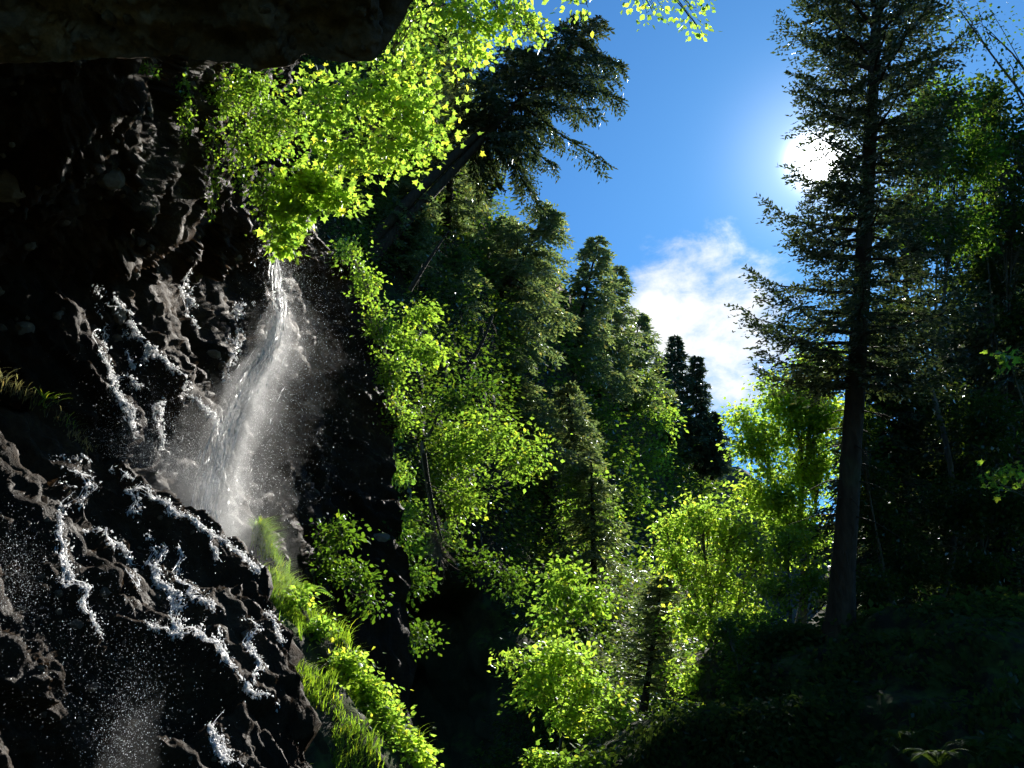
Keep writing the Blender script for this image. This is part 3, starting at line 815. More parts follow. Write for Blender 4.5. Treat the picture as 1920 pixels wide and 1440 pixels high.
B_ = [
    ('bright broad bush sprawling across the middle of the hillside', [(850, 850, 30, 80, 75), (920, 810, 31, 70, 55), (980, 870, 32, 45, 60), (870, 940, 30, 60, 50), (800, 900, 29, 50, 60), (1010, 830, 33, 22, 20)], (830, 1000, 31), 0.17, 300, 14, 0.55, 'leaf', 51),
    ('pale green bush catching sun under the small bluish spruce', [(1090, 900, 41, 50, 50), (1130, 960, 41, 45, 50), (1070, 960, 41, 40, 40), (1100, 1030, 40, 40, 45)], (1090, 1080, 42), 0.19, 170, 13, 0.6, 'leaf', 52),
    ('yellow-green bush at the waist of the hillside beside a thin slanting trunk', [(790, 590, 27, 40, 30), (750, 640, 27, 40, 45), (800, 660, 28, 40, 40)], (750, 700, 28.5), 0.14, 110, 13, 0.4, 'leaf', 53),
    ('bright leafy tree below the far ridge at the corner of the hillside', [(1210, 750, 78, 45, 55), (1250, 790, 79, 28, 45), (1190, 700, 77, 25, 40), (1225, 860, 79, 35, 40)], (1210, 950, 82), 0.34, 130, 13, 1.0, 'leaf', 54),
    ('feathery bush at the edge of the dark recess behind the spray', [(760, 960, 27, 45, 50), (790, 1020, 27.5, 40, 40), (740, 890, 27, 35, 40), (830, 1000, 28, 30, 35)], (760, 900, 29.5), 0.13, 120, 14, 0.4, 'leaf', 55),
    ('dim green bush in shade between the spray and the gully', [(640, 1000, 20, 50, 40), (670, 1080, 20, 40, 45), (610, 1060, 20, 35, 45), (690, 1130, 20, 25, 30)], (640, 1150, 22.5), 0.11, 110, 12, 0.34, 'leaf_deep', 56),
    ('bright upright shrub with big leaves standing above the gully floor', [(1060, 1090, 25, 55, 50), (1110, 1120, 25.5, 45, 50), (1040, 1150, 25, 45, 40)], (1050, 1330, 26), 0.16, 120, 13, 0.42, 'leaf', 57),
    ('large glossy-leaved shrub filling the gully floor in the sun', [(1040, 1230, 23, 70, 50), (1100, 1280, 23, 65, 60), (1010, 1300, 22.5, 65, 55), (1080, 1350, 22.5, 75, 45), (1150, 1330, 23.5, 40, 60), (970, 1240, 22.5, 35, 40)], (1050, 1450, 23.5), 0.145, 280, 13, 0.4, 'leaf_lime', 58),
    ('low bush along the bottom edge in front of the gully', [(1020, 1425, 17, 45, 25), (1110, 1430, 17, 60, 25), (1200, 1415, 17.5, 50, 25)], (1100, 1480, 17.5), 0.10, 100, 13, 0.26, 'leaf', 59),
    ('leafy bush with yellow tips at the lower end of the grassy rib', [(755, 1400, 12.3, 42, 45), (715, 1350, 12.4, 40, 45), (785, 1440, 12.3, 30, 45), (680, 1430, 11.8, 50, 40), (690, 1290, 12.6, 28, 32)], (750, 1480, 12.8), 0.08, 210, 13, 0.2, 'leaf_lime', 60),
    ('golden leafy bush half way down the grassy rib', [(645, 1250, 12.5, 45, 40), (690, 1310, 12.5, 45, 50), (650, 1385, 11.8, 60, 60), (600, 1180, 12.8, 30, 30), (560, 1120, 12.9, 22, 26), (700, 1410, 12, 50, 50), (600, 1300, 11.8, 30, 36), (590, 1420, 11.2, 50, 40), (520, 1400, 10.9, 30, 30)], (650, 1330, 13), 0.075, 430, 13, 0.17, 'leaf_lime', 61),
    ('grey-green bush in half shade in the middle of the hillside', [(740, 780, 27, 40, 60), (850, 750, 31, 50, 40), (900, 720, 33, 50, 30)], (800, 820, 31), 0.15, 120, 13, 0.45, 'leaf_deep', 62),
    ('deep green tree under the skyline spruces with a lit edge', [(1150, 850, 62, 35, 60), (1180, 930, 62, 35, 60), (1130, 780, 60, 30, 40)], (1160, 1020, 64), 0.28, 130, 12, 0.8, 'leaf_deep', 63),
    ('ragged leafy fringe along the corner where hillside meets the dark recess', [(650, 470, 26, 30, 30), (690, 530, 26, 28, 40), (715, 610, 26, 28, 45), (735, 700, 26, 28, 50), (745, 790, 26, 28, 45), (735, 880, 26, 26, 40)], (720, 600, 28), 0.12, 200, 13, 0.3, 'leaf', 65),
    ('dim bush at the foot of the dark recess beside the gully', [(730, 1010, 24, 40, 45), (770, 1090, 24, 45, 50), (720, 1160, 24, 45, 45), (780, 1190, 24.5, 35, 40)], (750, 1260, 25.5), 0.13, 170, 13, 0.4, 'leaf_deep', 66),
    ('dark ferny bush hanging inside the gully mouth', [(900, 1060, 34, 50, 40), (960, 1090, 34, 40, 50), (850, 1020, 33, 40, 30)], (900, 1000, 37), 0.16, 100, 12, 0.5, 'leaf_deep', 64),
]
for lab, lobes, b, ls, cl, per, rc, mt, sd in B_:
    k_ = deep(lobes[0][0], lobes[0][1])
    lobes = [(a[0], a[1], a[2] * k_) + tuple(a[3:]) for a in lobes]; b = (b[0], b[1], b[2] * k_); ls *= k_; rc *= k_
    broadleaf('shrub', lab, 'shrub', lobes, at(*b), leaf_size=ls, clumps=cl, per=per, rclump=rc, mat=mt, seed=sd, trunk_r=0.05, group=hs, tmpl=LEAF6 if ls < 0.115 else LEAF4)
broadleaf('beech_tree', 'backlit beech full of light between the cloud and the tall trunk', 'tree',
          [(1485, 760, 33, 75, 85), (1420, 830, 33, 55, 60), (1525, 870, 33, 70, 90), (1450, 930, 32, 75, 60), (1390, 780, 34, 28, 28), (1535, 680, 33, 45, 50), (1500, 1000, 32, 70, 70), (1540, 780, 33, 45, 60)], at(1500, 1180, 33),
          leaf_size=0.16, tmpl=LEAF4, mat='leaf_lime', clumps=1400, per=15, rclump=0.48, trunk_r=0.16, seed=71)
broadleaf('beech_tree', 'golden-green young beech leaning over the gully in front of the grey rock', 'tree',
          [(1310, 970, 29, 60, 50), (1370, 1000, 29, 60, 60), (1270, 1050, 29, 55, 50), (1340, 1090, 28.5, 80, 60), (1420, 1050, 29, 50, 55), (1300, 1160, 28, 60, 50), (1390, 1160, 28, 60, 60), (1310, 1270, 27, 60, 60), (1250, 1000, 29, 30, 35)],
          at(1330, 1380, 28), leaf_size=0.145, tmpl=LEAF4, mat='leaf_lime', clumps=650, per=15, rclump=0.44, trunk_r=0.12, seed=72)
broadleaf('beech_tree', 'dappled young beech right beside the foot of the tall trunk', 'tree',
          [(1480, 1020, 23, 60, 50), (1520, 1090, 23, 40, 60), (1460, 1110, 23, 55, 50), (1430, 1180, 22, 45, 45)], at(1490, 1210, 23), leaf_size=0.12, tmpl=LEAF4, mat='leaf', clumps=200, per=14, rclump=0.36, trunk_r=0.07, seed=73)
broadleaf('shrub', 'dark shrub in silhouette at the edge of the shaded bank', 'shrub',
          [(1385, 1230, 17, 40, 50), (1400, 1290, 16.5, 40, 40), (1360, 1180, 17, 35, 40)], at(1400, 1345, 16.5), leaf_size=0.075, tmpl=LEAF6, mat='leaf_deep', clumps=130, per=13, rclump=0.22, trunk_r=0.05, seed=74)
R_ = [
    ('shaded maple behind the tall trunk with a few sunlit leaves on its top', [(1760, 200, 22, 70, 60), (1720, 280, 22, 70, 70), (1800, 300, 23, 80, 80), (1700, 400, 22, 60, 70), (1780, 430, 23, 90, 80)], (1730, 1180, 24), 0.12, 850, 15, 0.47, 81),
    ('tall dark broad-leaved tree at the edge of the frame under the thin twigs', [(1880, 260, 24, 80, 70), (1840, 190, 24, 60, 50), (1900, 400, 24, 80, 90), (1850, 520, 25, 80, 80), (1930, 600, 24, 70, 80)], (1890, 1180, 25), 0.13, 560, 15, 0.5, 82),
    ('shaded broad-leaved tree with sky glinting through its middle', [(1680, 620, 25, 70, 80), (1720, 760, 25, 80, 80), (1660, 850, 25, 60, 70), (1750, 900, 26, 80, 70)], (1690, 1190, 26), 0.125, 620, 14, 0.46, 83),
    ('dim leafy tree low in the dark wood', [(1850, 800, 22, 80, 90), (1800, 950, 22, 80, 80), (1900, 950, 21, 70, 90), (1840, 1070, 21, 80, 60)], (1840, 1190, 22), 0.115, 560, 15, 0.42, 84),
    ('understorey sapling between the tall trunk and the dark wood', [(1650, 980, 21, 50, 60), (1700, 1060, 21, 60, 60), (1640, 1100, 20, 40, 50), (1625, 900, 21, 40, 80), (1610, 800, 20, 30, 60)], (1670, 1200, 21), 0.105, 520, 14, 0.36, 85),  # last two lobes added to keep the sun off the bank
]
for lab, lobes, b, ls, cl, per, rc, sd in R_:
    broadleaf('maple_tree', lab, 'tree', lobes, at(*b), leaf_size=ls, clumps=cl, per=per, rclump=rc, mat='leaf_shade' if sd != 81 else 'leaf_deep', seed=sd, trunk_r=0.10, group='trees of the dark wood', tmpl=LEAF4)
broadleaf('maple_tree', 'small maple spray with lit yellow leaves at the edge of the dark wood', 'tree',
          [(1885, 885, 11, 40, 22), (1870, 905, 11, 20, 20), (1890, 670, 11.5, 35, 25), (1990, 800, 11.5, 70, 100)], at(2060, 1180, 12), leaf_size=0.075, tmpl=MAPLE, mat='leaf', clumps=70, per=9, rclump=0.15, trunk_r=0.05, seed=86)
broadleaf('birch_tree', 'airy birch twigs with sparse dark leaves in the top corner against the sky', 'tree',
          [(1850, 60, 15, 90, 70), (1900, 130, 15, 70, 60), (1800, 20, 15, 50, 40), (2020, 60, 15, 120, 120)], at(2080, 1150, 15.5), leaf_size=0.055, tmpl=LEAF6, mat='leaf_deep', clumps=190, per=5, rclump=0.28, trunk_r=0.08, seed=87, forkf=0.85, subn=4)

# ---- hanging vines on the cliff
def vine(label, path, n, leaf_size, d, seed, width=10, mat='leaf'):
    r = np.random.default_rng(seed)
    P = np.array(path, float)
    seg = np.concatenate([[0], np.cumsum(np.linalg.norm(np.diff(P, axis=0), axis=1))]); L_ = seg[-1]
    t = np.linspace(0, L_, 20)
    x, y = np.interp(t, seg, P[:, 0]), np.interp(t, seg, P[:, 1])
    pts = at(x, y, np.full(20, d))
    root = link('hanging_vine', None, loc=pts[0]); tag(root, label, 'vine', 'vines hanging down the cliff')
    st, lv = Geo(), Geo()
    for k in range(3):
        tube(st, pts + np.cumsum(r.normal(size=(20, 3)) * 0.02, 0), np.linspace(0.014, 0.004, 20), 4)
    tt = r.uniform(0, L_, n)
    w = width * d / FPX
    c = at(np.interp(tt, seg, P[:, 0]), np.interp(tt, seg, P[:, 1]), np.full(n, d)) + r.normal(size=(n, 3)) * w * np.array([1, 1, 0.8])
    scatter(lv, LEAF6, c, rvec(n, r) + np.array([0, 0, -0.9]), rvec(n, r) + np.array([0.3, -0.3, 0.5]), leaf_size * r.uniform(0.5, 1.3, n), r.uniform(0.8, 1.2, n))
    link('stem', st.mesh('stem', M['twig'], pts[0]), root)
    link('leaves', lv.mesh('leaves', M[mat], pts[0]), root)
vine('long vine at the inner end of the hanging greenery', [(335, 112), (345, 170), (352, 215), (345, 255)], 420, 0.065, 14.5, 201, 9)
vine('short tuft of vine just under the overhang lip', [(262, 122), (282, 130), (292, 138)], 80, 0.05, 11.0, 202, 7)
vine('thin vine trailing furthest down beside the dark wall', [(392, 220), (405, 290), (402, 350), (394, 405)], 330, 0.06, 15.0, 203, 9)
vine('vine strand over the dark gap left of the lime bush', [(440, 230), (452, 300), (448, 350)], 260, 0.065, 15.2, 204, 11)
vine('bushy vine against the edge of the water', [(490, 330), (498, 390), (505, 440)], 260, 0.07, 16.0, 205, 12)
vine('vine fringe along the corner of the hillside above the dark recess', [(655, 470), (690, 540), (705, 620), (730, 700), (738, 790)], 900, 0.10, 25.5, 206, 14)
vine('leafy creeper along the lip beside the topmost canopy', [(745, 95), (765, 50), (790, 10)], 300, 0.07, 11.5, 207, 16, 'leaf_lime')

# ---- undergrowth carpets
def carpet(name, g, mat, n, size, seed, lift=0.8, thresh=-0.25, freq=0.35, tmpl=LEAF4, mask=None, per=7, rc=0.4):
    r = np.random.default_rng(seed)
    R, C = g.shape[:2]
    u = r.uniform(0, R - 1.001, n); v = r.uniform(0, C - 1.001, n)
    i, j = u.astype(int), v.astype(int)
    p = g[i, j] * ((1 - u % 1) * (1 - v % 1))[:, None] + g[i + 1, j] * ((u % 1) * (1 - v % 1))[:, None] + g[i, j + 1] * ((1 - u % 1) * (v % 1))[:, None] + g[i + 1, j + 1] * ((u % 1) * (v % 1))[:, None]
    f = fbm(p * freq + seed, 3)
    keep = f > thresh
    if mask is not None:
        keep &= mask(p)
    p, f = p[keep], f[keep]
    outd = unit(EYE - p) * 0.6 + np.array([0.3, 0, 0.6])
    p = p + outd * (lift * np.clip(f - thresh, 0, 1.2) * r.uniform(0.1, 1.0, len(p)))[:, None]
    lv = Geo()
    dist = np.linalg.norm(p - EYE, axis=1)
    k = len(p)
    cc = np.repeat(p, per, 0); sc = np.repeat(dist / 35.0, per)
    off = r.normal(size=(k * per, 3)) * np.array([1, 1, 0.6]) * rc * sc[:, None]
    scatter(lv, tmpl, cc + off, off + np.array([0.1, -0.1, -0.2]), unit(np.array([0, 0, 0.8]) + r.normal(size=(k * per, 3)) * 0.55), size * sc * r.uniform(0.5, 1.3, k * per), r.uniform(0.7, 1.1, k * per))
    o = link(name, lv.mesh(name, M[mat]))
    tag(o, kind='stuff')
    return o

def px_of(p):
    v = p - EYE
    d = v @ CF
    return 960 + (v @ CR) / d * FPX, 720 - (v @ CU) / d * FPX
def hill_mask(p):
    x, y = px_of(p)
    gully = ((x - 840) / 130) ** 2 + ((y - 1240) / 240) ** 2
    return (gully > 1.0) & (y < 1460) & ((x > 735) | (y < 520)) & (y > -40)
o = carpet('undergrowth', hill_g, 'under', 26000, 0.17, 301, lift=1.5, thresh=-0.5, mask=hill_mask)
tag(o, 'dense leafy undergrowth covering the sunlit hillside', 'undergrowth')
o = carpet('undergrowth', slope_g, 'under', 6000, 0.17, 302, lift=1.2, thresh=-0.35)
tag(o, 'dim undergrowth on the slope inside the dark wood', 'undergrowth')

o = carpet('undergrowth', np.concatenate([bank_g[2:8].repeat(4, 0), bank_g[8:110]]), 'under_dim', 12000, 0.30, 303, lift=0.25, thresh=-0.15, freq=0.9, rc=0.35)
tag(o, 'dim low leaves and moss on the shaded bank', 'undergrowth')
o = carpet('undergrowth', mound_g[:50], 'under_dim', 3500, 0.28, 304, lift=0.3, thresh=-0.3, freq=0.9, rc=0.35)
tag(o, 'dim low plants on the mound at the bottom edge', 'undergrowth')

# ---- grass on the rib, and dry grass on the edge of the ledge
def grass(name, label, pts, nrm, mat, length, seed, kind='stuff'):
    r = np.random.default_rng(seed)
    n = len(pts)
    ang = r.uniform(0, 6.28, n)
    lean = np.stack([np.cos(ang), np.sin(ang), np.zeros(n)], -1) * r.uniform(0.2, 0.9, n)[:, None] + np.array([0.35, -0.1, 0])
    L_ = length * r.uniform(0.3, 1.2, n) * (0.35 + 1.1 * np.clip(fbm(pts * 2.4, 3) + 0.45, 0, 1.2))
    segs = 4
    side = unit(np.cross(lean + np.array([0, 0, .01]), [0, 0, 1.0]))
    V, idx = [], []
    for s in range(segs + 1):
        t = s / segs
        c = pts + np.array([0, 0, 1.0]) * (L_ * (t - 0.45 * t * t))[:, None] + lean * (L_ * 0.75 * t ** 1.8)[:, None]
        w = 0.006 * (1 - t) ** 0.7 * (length / 0.3) ** 0.5 + 0.0008
        V += [c - side * w, c + side * w]
    V = np.stack(V, 1).reshape(-1, 3)
    k = 2 * (segs + 1)
    F = np.array([(2 * s, 2 * s + 1, 2 * s + 3, 2 * s + 2) for s in range(segs)])
    g_ = Geo(); g_.add(V, (F[None] + (np.arange(n) * k)[:, None, None]).reshape(-1, 4))
    o = link(name, g_.mesh(name, M[mat])); tag(o, label, 'grass', None, kind)
    return o

r9 = np.random.default_rng(99)
R0, C0 = rib_g.shape[:2]
n = 15000
u = r9.uniform(0, R0 - 1.01, n); v = r9.uniform(2, C0 - 3.5, n)
p = rib_g[u.astype(int), v.astype(int)] + r9.normal(size=(n, 3)) * 0.03
x, y = px_of(p)
f = fbm(p * 1.6, 3)
leftness = (x - np.interp(y, cols(1000, 1100, 1200, 1300, 1440, 1700), cols(482, 488, 508, 520, 560, 600)))
ww = np.interp(y, cols(1000, 1040, 1100, 1180, 1300, 1440, 1700), cols(484, 505, 552, 615, 712, 795, 900)) - np.interp(y, cols(1000, 1100, 1200, 1300, 1440, 1700), cols(482, 488, 508, 520, 560, 600))
keep = (y < 1480) & (f > -0.22) & ((leftness / np.maximum(ww, 1) > 0.42) | (y < 1180) | (f > 0.12))
grass('grass', 'bright green grass in sun along the rib beside the wet ledge', p[keep], None, 'grass', 0.34, 77)
# dry fringe on the ledge rim
rimx = r9.uniform(-40, 175, 420)
rimy = np.interp(rimx, rx, ry) - 2
rp = at(rimx, rimy, ledge_d(rimx, rimy)) + r9.normal(size=(420, 3)) * np.array([.04, .08, .05])
grass('grass', 'dry straw-coloured grass hanging along the rim of the wet ledge', rp, None, 'straw', 0.14, 78)
def tuft(label, px_, py_, n, length, seed, d=None):
    d = d if d is not None else float(ledge_d(px_, py_))
    r = np.random.default_rng(seed)
    c = at(px_, py_, d)
    grass('grass_tuft', label, c + r.normal(size=(n, 3)) * np.array([.05, .05, .02]), None, 'grass', length, seed, kind=None)['group'] = 'green tufts on the rim of the ledge'
tuft('bigger bright green tuft on the rim of the wet ledge', 82, 765, 90, 0.30, 401)
tuft('smaller green tuft lower down the rim of the wet ledge', 128, 800, 60, 0.22, 402)
tuft('spiky grass tuft on the dark rock below the wet streaks', 500, 1290, 110, 0.34, 403, 11.2)
tuft('spiky grass clump on the dark rock under the grassy rib', 545, 1340, 200, 0.4, 404, 11.0)
tuft('grass clump at the bottom edge beside the wet ledge', 520, 1440, 200, 0.36, 405, 10.6)

# ---- ferns
def fern(label, base, n, L_, seed, mat='leaf_deep', group=None, aim=None):
    r = np.random.default_rng(seed)
    base = np.asarray(base, float)
    root = link('fern', None, loc=base); tag(root, label, 'fern', group)
    for k in range(n):
        st, lv = Geo(), Geo()
        a = k * 2.4 + r.uniform(-.3, .3)
        d = np.array([math.cos(a), math.sin(a), 0]) if aim is None else unit(np.asarray(aim) + r.normal(size=3) * 0.5)
        l = L_ * r.uniform(0.7, 1.15)
        path = bez(base, base + d * l * 0.35 + np.array([0, 0, l * 0.75]), base + d * l + np.array([0, 0, l * 0.25]), 22)
        tube(st, path, np.linspace(0.006, 0.0015, 22), 4)
        tg = unit(np.gradient(path, axis=0)); sd_ = unit(np.cross(tg, [0, 0, 1.0]))
        w = l * 0.22 * np.sin(np.linspace(0.35, math.pi, 22)) + 0.01
        for s in (-1, 1):
            scatter(st, LEAF6, path[2:], (s * sd_ + 0.35 * tg)[2:], unit(np.cross(sd_, tg))[2:], w[2:], 0.55)
        link('frond', st.mesh('frond', M[mat], base), root)
fern('fern arching out of the shade beside the top of the grassy rib', at(560, 1135, 14.2), 7, 0.55, 501, 'leaf', None)
for k, (lab, X, Y, D) in enumerate([('pale-tipped fern on the dark ground in the bottom corner', 1830, 1425, 8.3), ('lower of the dim ferns on the dark ground near the bottom edge', 1760, 1445, 8.0),
                                    ('small dim fern on the dark ground, furthest from the corner', 1700, 1405, 9.0), ('fern at the very corner of the dark ground', 1900, 1440, 7.8)]):
    fern(lab, at(X, Y, D), 8, 0.36, 510 + k, 'under_dim', 'ferns on the dark ground')

# ---- dry root ball hanging over the gully, and a slanting thin trunk above it
rootc = at(815, 985, 26.5)
root = link('dead_branch', None, loc=rootc); tag(root, 'dry brown dead branch with bushy twigs hanging over the dark gully', 'branch')
g_ = Geo(); tube(g_, bez(at(790, 830, 27), at(800, 930, 26.6), at(828, 1050, 26.3), 16), np.linspace(0.06, 0.02, 16), 7)
link('stem', g_.mesh('stem', M['twig'], rootc), root)
g_ = Geo(); r5 = np.random.default_rng(5)
for k in range(170):
    t = r5.uniform(0.45, 1.0); p0 = at(800 + 28 * t, 960 + 85 * t, 26.35)
    e = p0 + np.array([r5.normal() * 0.30, r5.normal() * 0.2, -abs(r5.normal()) * 0.38 - 0.05])
    tube(g_, bez(p0, (p0 + e) / 2 + rvec(1, r5)[0] * 0.12, e, 5), np.linspace(0.010, 0.003, 5), 3)
link('twigs', g_.mesh('twigs', M['twig'], rootc), root)

def pole(label, pts, r0, seed):
    r = np.random.default_rng(seed)
    P3 = np.array([at(*p) for p in pts]); q = bez(P3[0], P3[1], P3[2], 20)
    root = link('bare_tree', None, loc=P3[0]); tag(root, label, 'tree', 'bare thin trunks on the hillside')
    g_ = Geo(); tube(g_, q, np.linspace(r0, r0 * 0.3, 20), 8, rough=0.1)
    for k in range(26):
        i0 = r.integers(5, 19); e = q[i0] + rvec(1, r)[0] * r.uniform(0.3, 1.3) + np.array([0, 0, -0.2])
        tube(g_, bez(q[i0], (q[i0] + e) / 2 + np.array([0, 0, 0.1]), e, 5), np.linspace(r0 * 0.18, 0.005, 5), 4)
    link('trunk', g_.mesh('trunk', M['bark'], P3[0], True), root)
pole('thin bare trunk slanting below the leaning twin-trunked spruce', [(768, 545, 33), (800, 490, 33), (842, 432, 34)], 0.09, 601)
pole('thin pale bare stem dropping through the bushes above the gully', [(795, 850, 26), (805, 930, 26), (828, 1010, 26)], 0.07, 602)
pole('bare branchy stem in the shade under the big slanting spruce', [(868, 700, 34), (905, 650, 34), (925, 590, 35)], 0.10, 603)
# ------------------------------------------------------------------ water
fall = link('waterfall', None, loc=at(503, 415, 19.5)); tag(fall, kind='structure')
F0 = np.array(fall.location)
main = np.array([(503, 405), (513, 470), (521, 540), (526, 590), (508, 645), (470, 705), (438, 770), (415, 840), (400, 900), (386, 965)], float)
mseg = np.concatenate([[0], np.cumsum(np.linalg.norm(np.diff(main, axis=0), axis=1))])
def along(t, P=main, S=mseg):
    return np.interp(t, S, P[:, 0]), np.interp(t, S, P[:, 1])
def fall_d(y):
    return np.interp(y, [400, 600, 980], [19.0, 17.0, 13.2])
r = np.random.default_rng(900)
# trickles running over the rock: broken white threads standing in for sun glints
TR = [('ledge', p, w, q) for p, w, q in [
    ([(100, 870), (115, 930), (108, 1000), (125, 1080), (118, 1105), (150, 1150), (180, 1190), (215, 1212)], 7, 1.0),
    ([(150, 995), (185, 1002), (198, 1030), (225, 1022), (240, 1060), (252, 1105)], 5, 0.8),
    ([(215, 885), (240, 960), (265, 1000), (280, 1060), (286, 1092), (320, 1112), (330, 1170), (326, 1215), (340, 1235)], 8, 1.4),
    ([(298, 950), (310, 1020), (330, 1080), (350, 1120), (372, 1132), (360, 1170), (370, 1212), (410, 1272), (420, 1300), (470, 1312), (500, 1350)], 6, 1.0),
    ([(270, 1170), (300, 1200), (340, 1232), (320, 1270), (305, 1300)], 7, 1.1),
    ([(438, 905), (455, 960), (478, 992), (488, 1055)], 4, 0.8),
    ([(450, 1160), (470, 1182), (455, 1205), (480, 1240), (475, 1282)], 5, 0.8),
    ([(490, 1145), (510, 1170), (526, 1212)], 6, 1.0),
    ([(320, 1300), (350, 1322), (380, 1342), (400, 1380), (398, 1420), (415, 1440)], 6, 1.0),
    ([(372, 1362), (402, 1382), (418, 1410), (430, 1450)], 6, 1.0),
    ([(90, 862), (150, 858), (200, 892), (260, 930), (340, 974), (400, 1005), (450, 1040), (480, 1080)], 4, 0.9),
    ([(390, 1015), (398, 1040), (388, 1060)], 3, 0.7),
    ([(130, 870), (145, 910), (150, 950)], 6, 0.8),
    ([(400, 1180), (415, 1230), (430, 1270)], 4, 0.6),
    ([(300, 1310), (315, 1345), (308, 1360)], 4, 0.5),
]] + [('cliff', p, w, q) for p, w, q in [
    ([(168, 515), (172, 540), (200, 560), (225, 602), (245, 640), (280, 690), (322, 722)], 9, 1.3),
    ([(155, 560), (175, 612), (186, 652), (196, 692), (226, 752), (242, 792), (228, 830)], 8, 1.1),
    ([(215, 625), (246, 682), (270, 722), (292, 772), (296, 850)], 7, 1.0),
    ([(345, 490), (345, 540), (352, 580), (358, 620)], 6, 0.9),
    ([(472, 470), (452, 560), (440, 620), (430, 690), (422, 725)], 7, 1.1),
    ([(500, 425), (508, 480), (518, 530), (512, 600)], 7, 1.0),
    ([(335, 735), (388, 770), (402, 800), (388, 830)], 7, 1.0),
    ([(250, 640), (285, 672), (310, 700), (335, 730)], 9, 1.2),
    ([(225, 680), (240, 720), (262, 740)], 6, 0.7),
    ([(435, 560), (455, 600), (462, 640)], 8, 0.8),
]]
def thread(geo, line, r, k):
    """a thin run of water, swelling and thinning"""
    if len(line) < 4:
        return
    q = np.array(line); q[1:-1] = (q[:-2] + q[1:-1] * 1.2 + q[2:]) / 3.2
    n_ = len(q); f_ = fbm(np.stack([np.arange(n_) * 0.45, np.full(n_, k * 5.3), np.zeros(n_)], -1), 3)
    w_ = np.linalg.norm(q[0] - EYE) / 917.0 * np.clip(0.28 + 0.8 * f_, 0.05, 1.1) * r.uniform(0.5, 1.2)
    w_[0] = w_[-1] = 0.001
    tube(geo, q, w_, 4)
bpy.context.view_layer.update()
deps = bpy.context.evaluated_depsgraph_get()
for i, (key, P, wd, dens) in enumerate(TR):
    r = np.random.default_rng(1200 + i)
    P = np.array(P, float)
    seg = np.concatenate([[0], np.cumsum(np.linalg.norm(np.diff(P, axis=0), axis=1))])
    n = int(seg[-1] * 8.0 * dens); want = int(seg[-1] * 0.5 * dens)
    t = r.uniform(0, seg[-1], n)
    brk = fbm(np.stack([t / 22, np.full(n, i * 7.7), t * 0], -1), 3)      # the thread thins and breaks
    wob = 10 * fbm(np.stack([t / 28, np.full(n, i * 3.1 + 50), t * 0], -1), 3)
    keep = brk > -0.32
    t, wob, brk = t[keep], wob[keep], brk[keep]; n = len(t)
    x = np.interp(t, seg, P[:, 0]) + wob + r.normal(size=n) * wd * 0.8 * (0.35 + 0.7 * np.clip(brk + 0.4, 0, 1))
    y = np.interp(t, seg, P[:, 1]) + wob * 0.4 + r.normal(size=n) * wd * 0.6
    g_ = Geo(); runs = []
    # threads kept only where the sun reaches, pulled off the rock towards it
    for k in range(max(5, int(14 * dens))):
        a0 = r.uniform(0, 0.55) * seg[-1]; a1 = min(seg[-1], a0 + r.uniform(0.25, 0.9) * seg[-1])
        ts_ = np.arange(a0, a1, 2.6)
        ts_ = ts_[fbm(np.stack([ts_ / 16, np.full(len(ts_), k * 3.7 + i * 11.0), ts_ * 0], -1), 2) > -0.12]      # the thread breaks and starts again
        if len(ts_) < 5:
            continue
        lat = r.normal() * wd * 0.8; line = []
        for tv in ts_:
            lat = 0.95 * lat + r.normal() * wd * 0.2
            bx_, by_ = np.interp(tv, seg, P[:, 0]), np.interp(tv, seg, P[:, 1])
            got = None
            for tr_ in range(4):
                la = lat + (r.normal() * wd * 0.35 if tr_ else 0)
                p_, nn = hit(key, bx_ + la, by_ + la * 0.45)
                if p_ is None:
                    continue
                q_ = p_ + (unit(EYE - p_) * 0.5 + SUN * 0.7) * (0.04, 0.10, 0.2, 0.34)[tr_]
                lit_ = not scene.ray_cast(deps, Vector(q_), Vector(SUN))[0]
                if lit_:
                    got = q_; lat = la
                    break
            if got is not None:
                runs.append(got)
            if got is not None and (not line or np.linalg.norm(got - line[-1]) < 0.3):
                line.append(got)
            else:
                thread(g_, line, r, k + i * 20)
                line = [] if got is None else [got]
        thread(g_, line, r, k + i * 20)
    C_, S_2 = [], []
    if runs:
        rn = np.array(runs); m_ = 2
        C_ = list((rn[:, None, :] + r.normal(size=(len(rn), m_, 3)) * np.array([0.010, 0.010, 0.018]) * (np.linalg.norm(rn - EYE, axis=1) / 10)[:, None, None]).reshape(-1, 3))
        S_2 = list(np.repeat(np.linalg.norm(rn - EYE, axis=1), m_) / 917.0 * (0.6 + 3.0 * r.uniform(size=len(rn) * m_) ** 4))
    want += len(C_)
    for a, b in zip(x, y):
        if len(C_) >= want:
            break
        p_, nn = hit(key, a, b)
        if p_ is None:
            continue
        off = unit(EYE - p_) * 0.5 + SUN * 0.7
        q_ = p_ + off * abs(r.normal()) * 0.10 + off * 0.02
        if scene.ray_cast(deps, Vector(q_ + SUN * 0.02), Vector(SUN))[0]:
            continue
        C_.append(q_)
        S_2.append(np.linalg.norm(p_ - EYE) / 917.0 * (0.7 + 2.6 * r.uniform() ** 3))
    if C_:
        C_, S_2 = np.array(C_), np.array(S_2)
        scatter(g_, SHARD, C_, np.array([0.35, -0.1, -0.9]) + r.normal(size=C_.shape) * 0.5, rvec(len(C_), r), S_2 * r.uniform(1, 1.6, len(C_)), r.uniform(0.3, 0.7, len(C_)))
    if not g_.n:
        continue
    link('trickle', g_.mesh('trickle', M['trickle'], F0), fall)

r = np.random.default_rng(901)
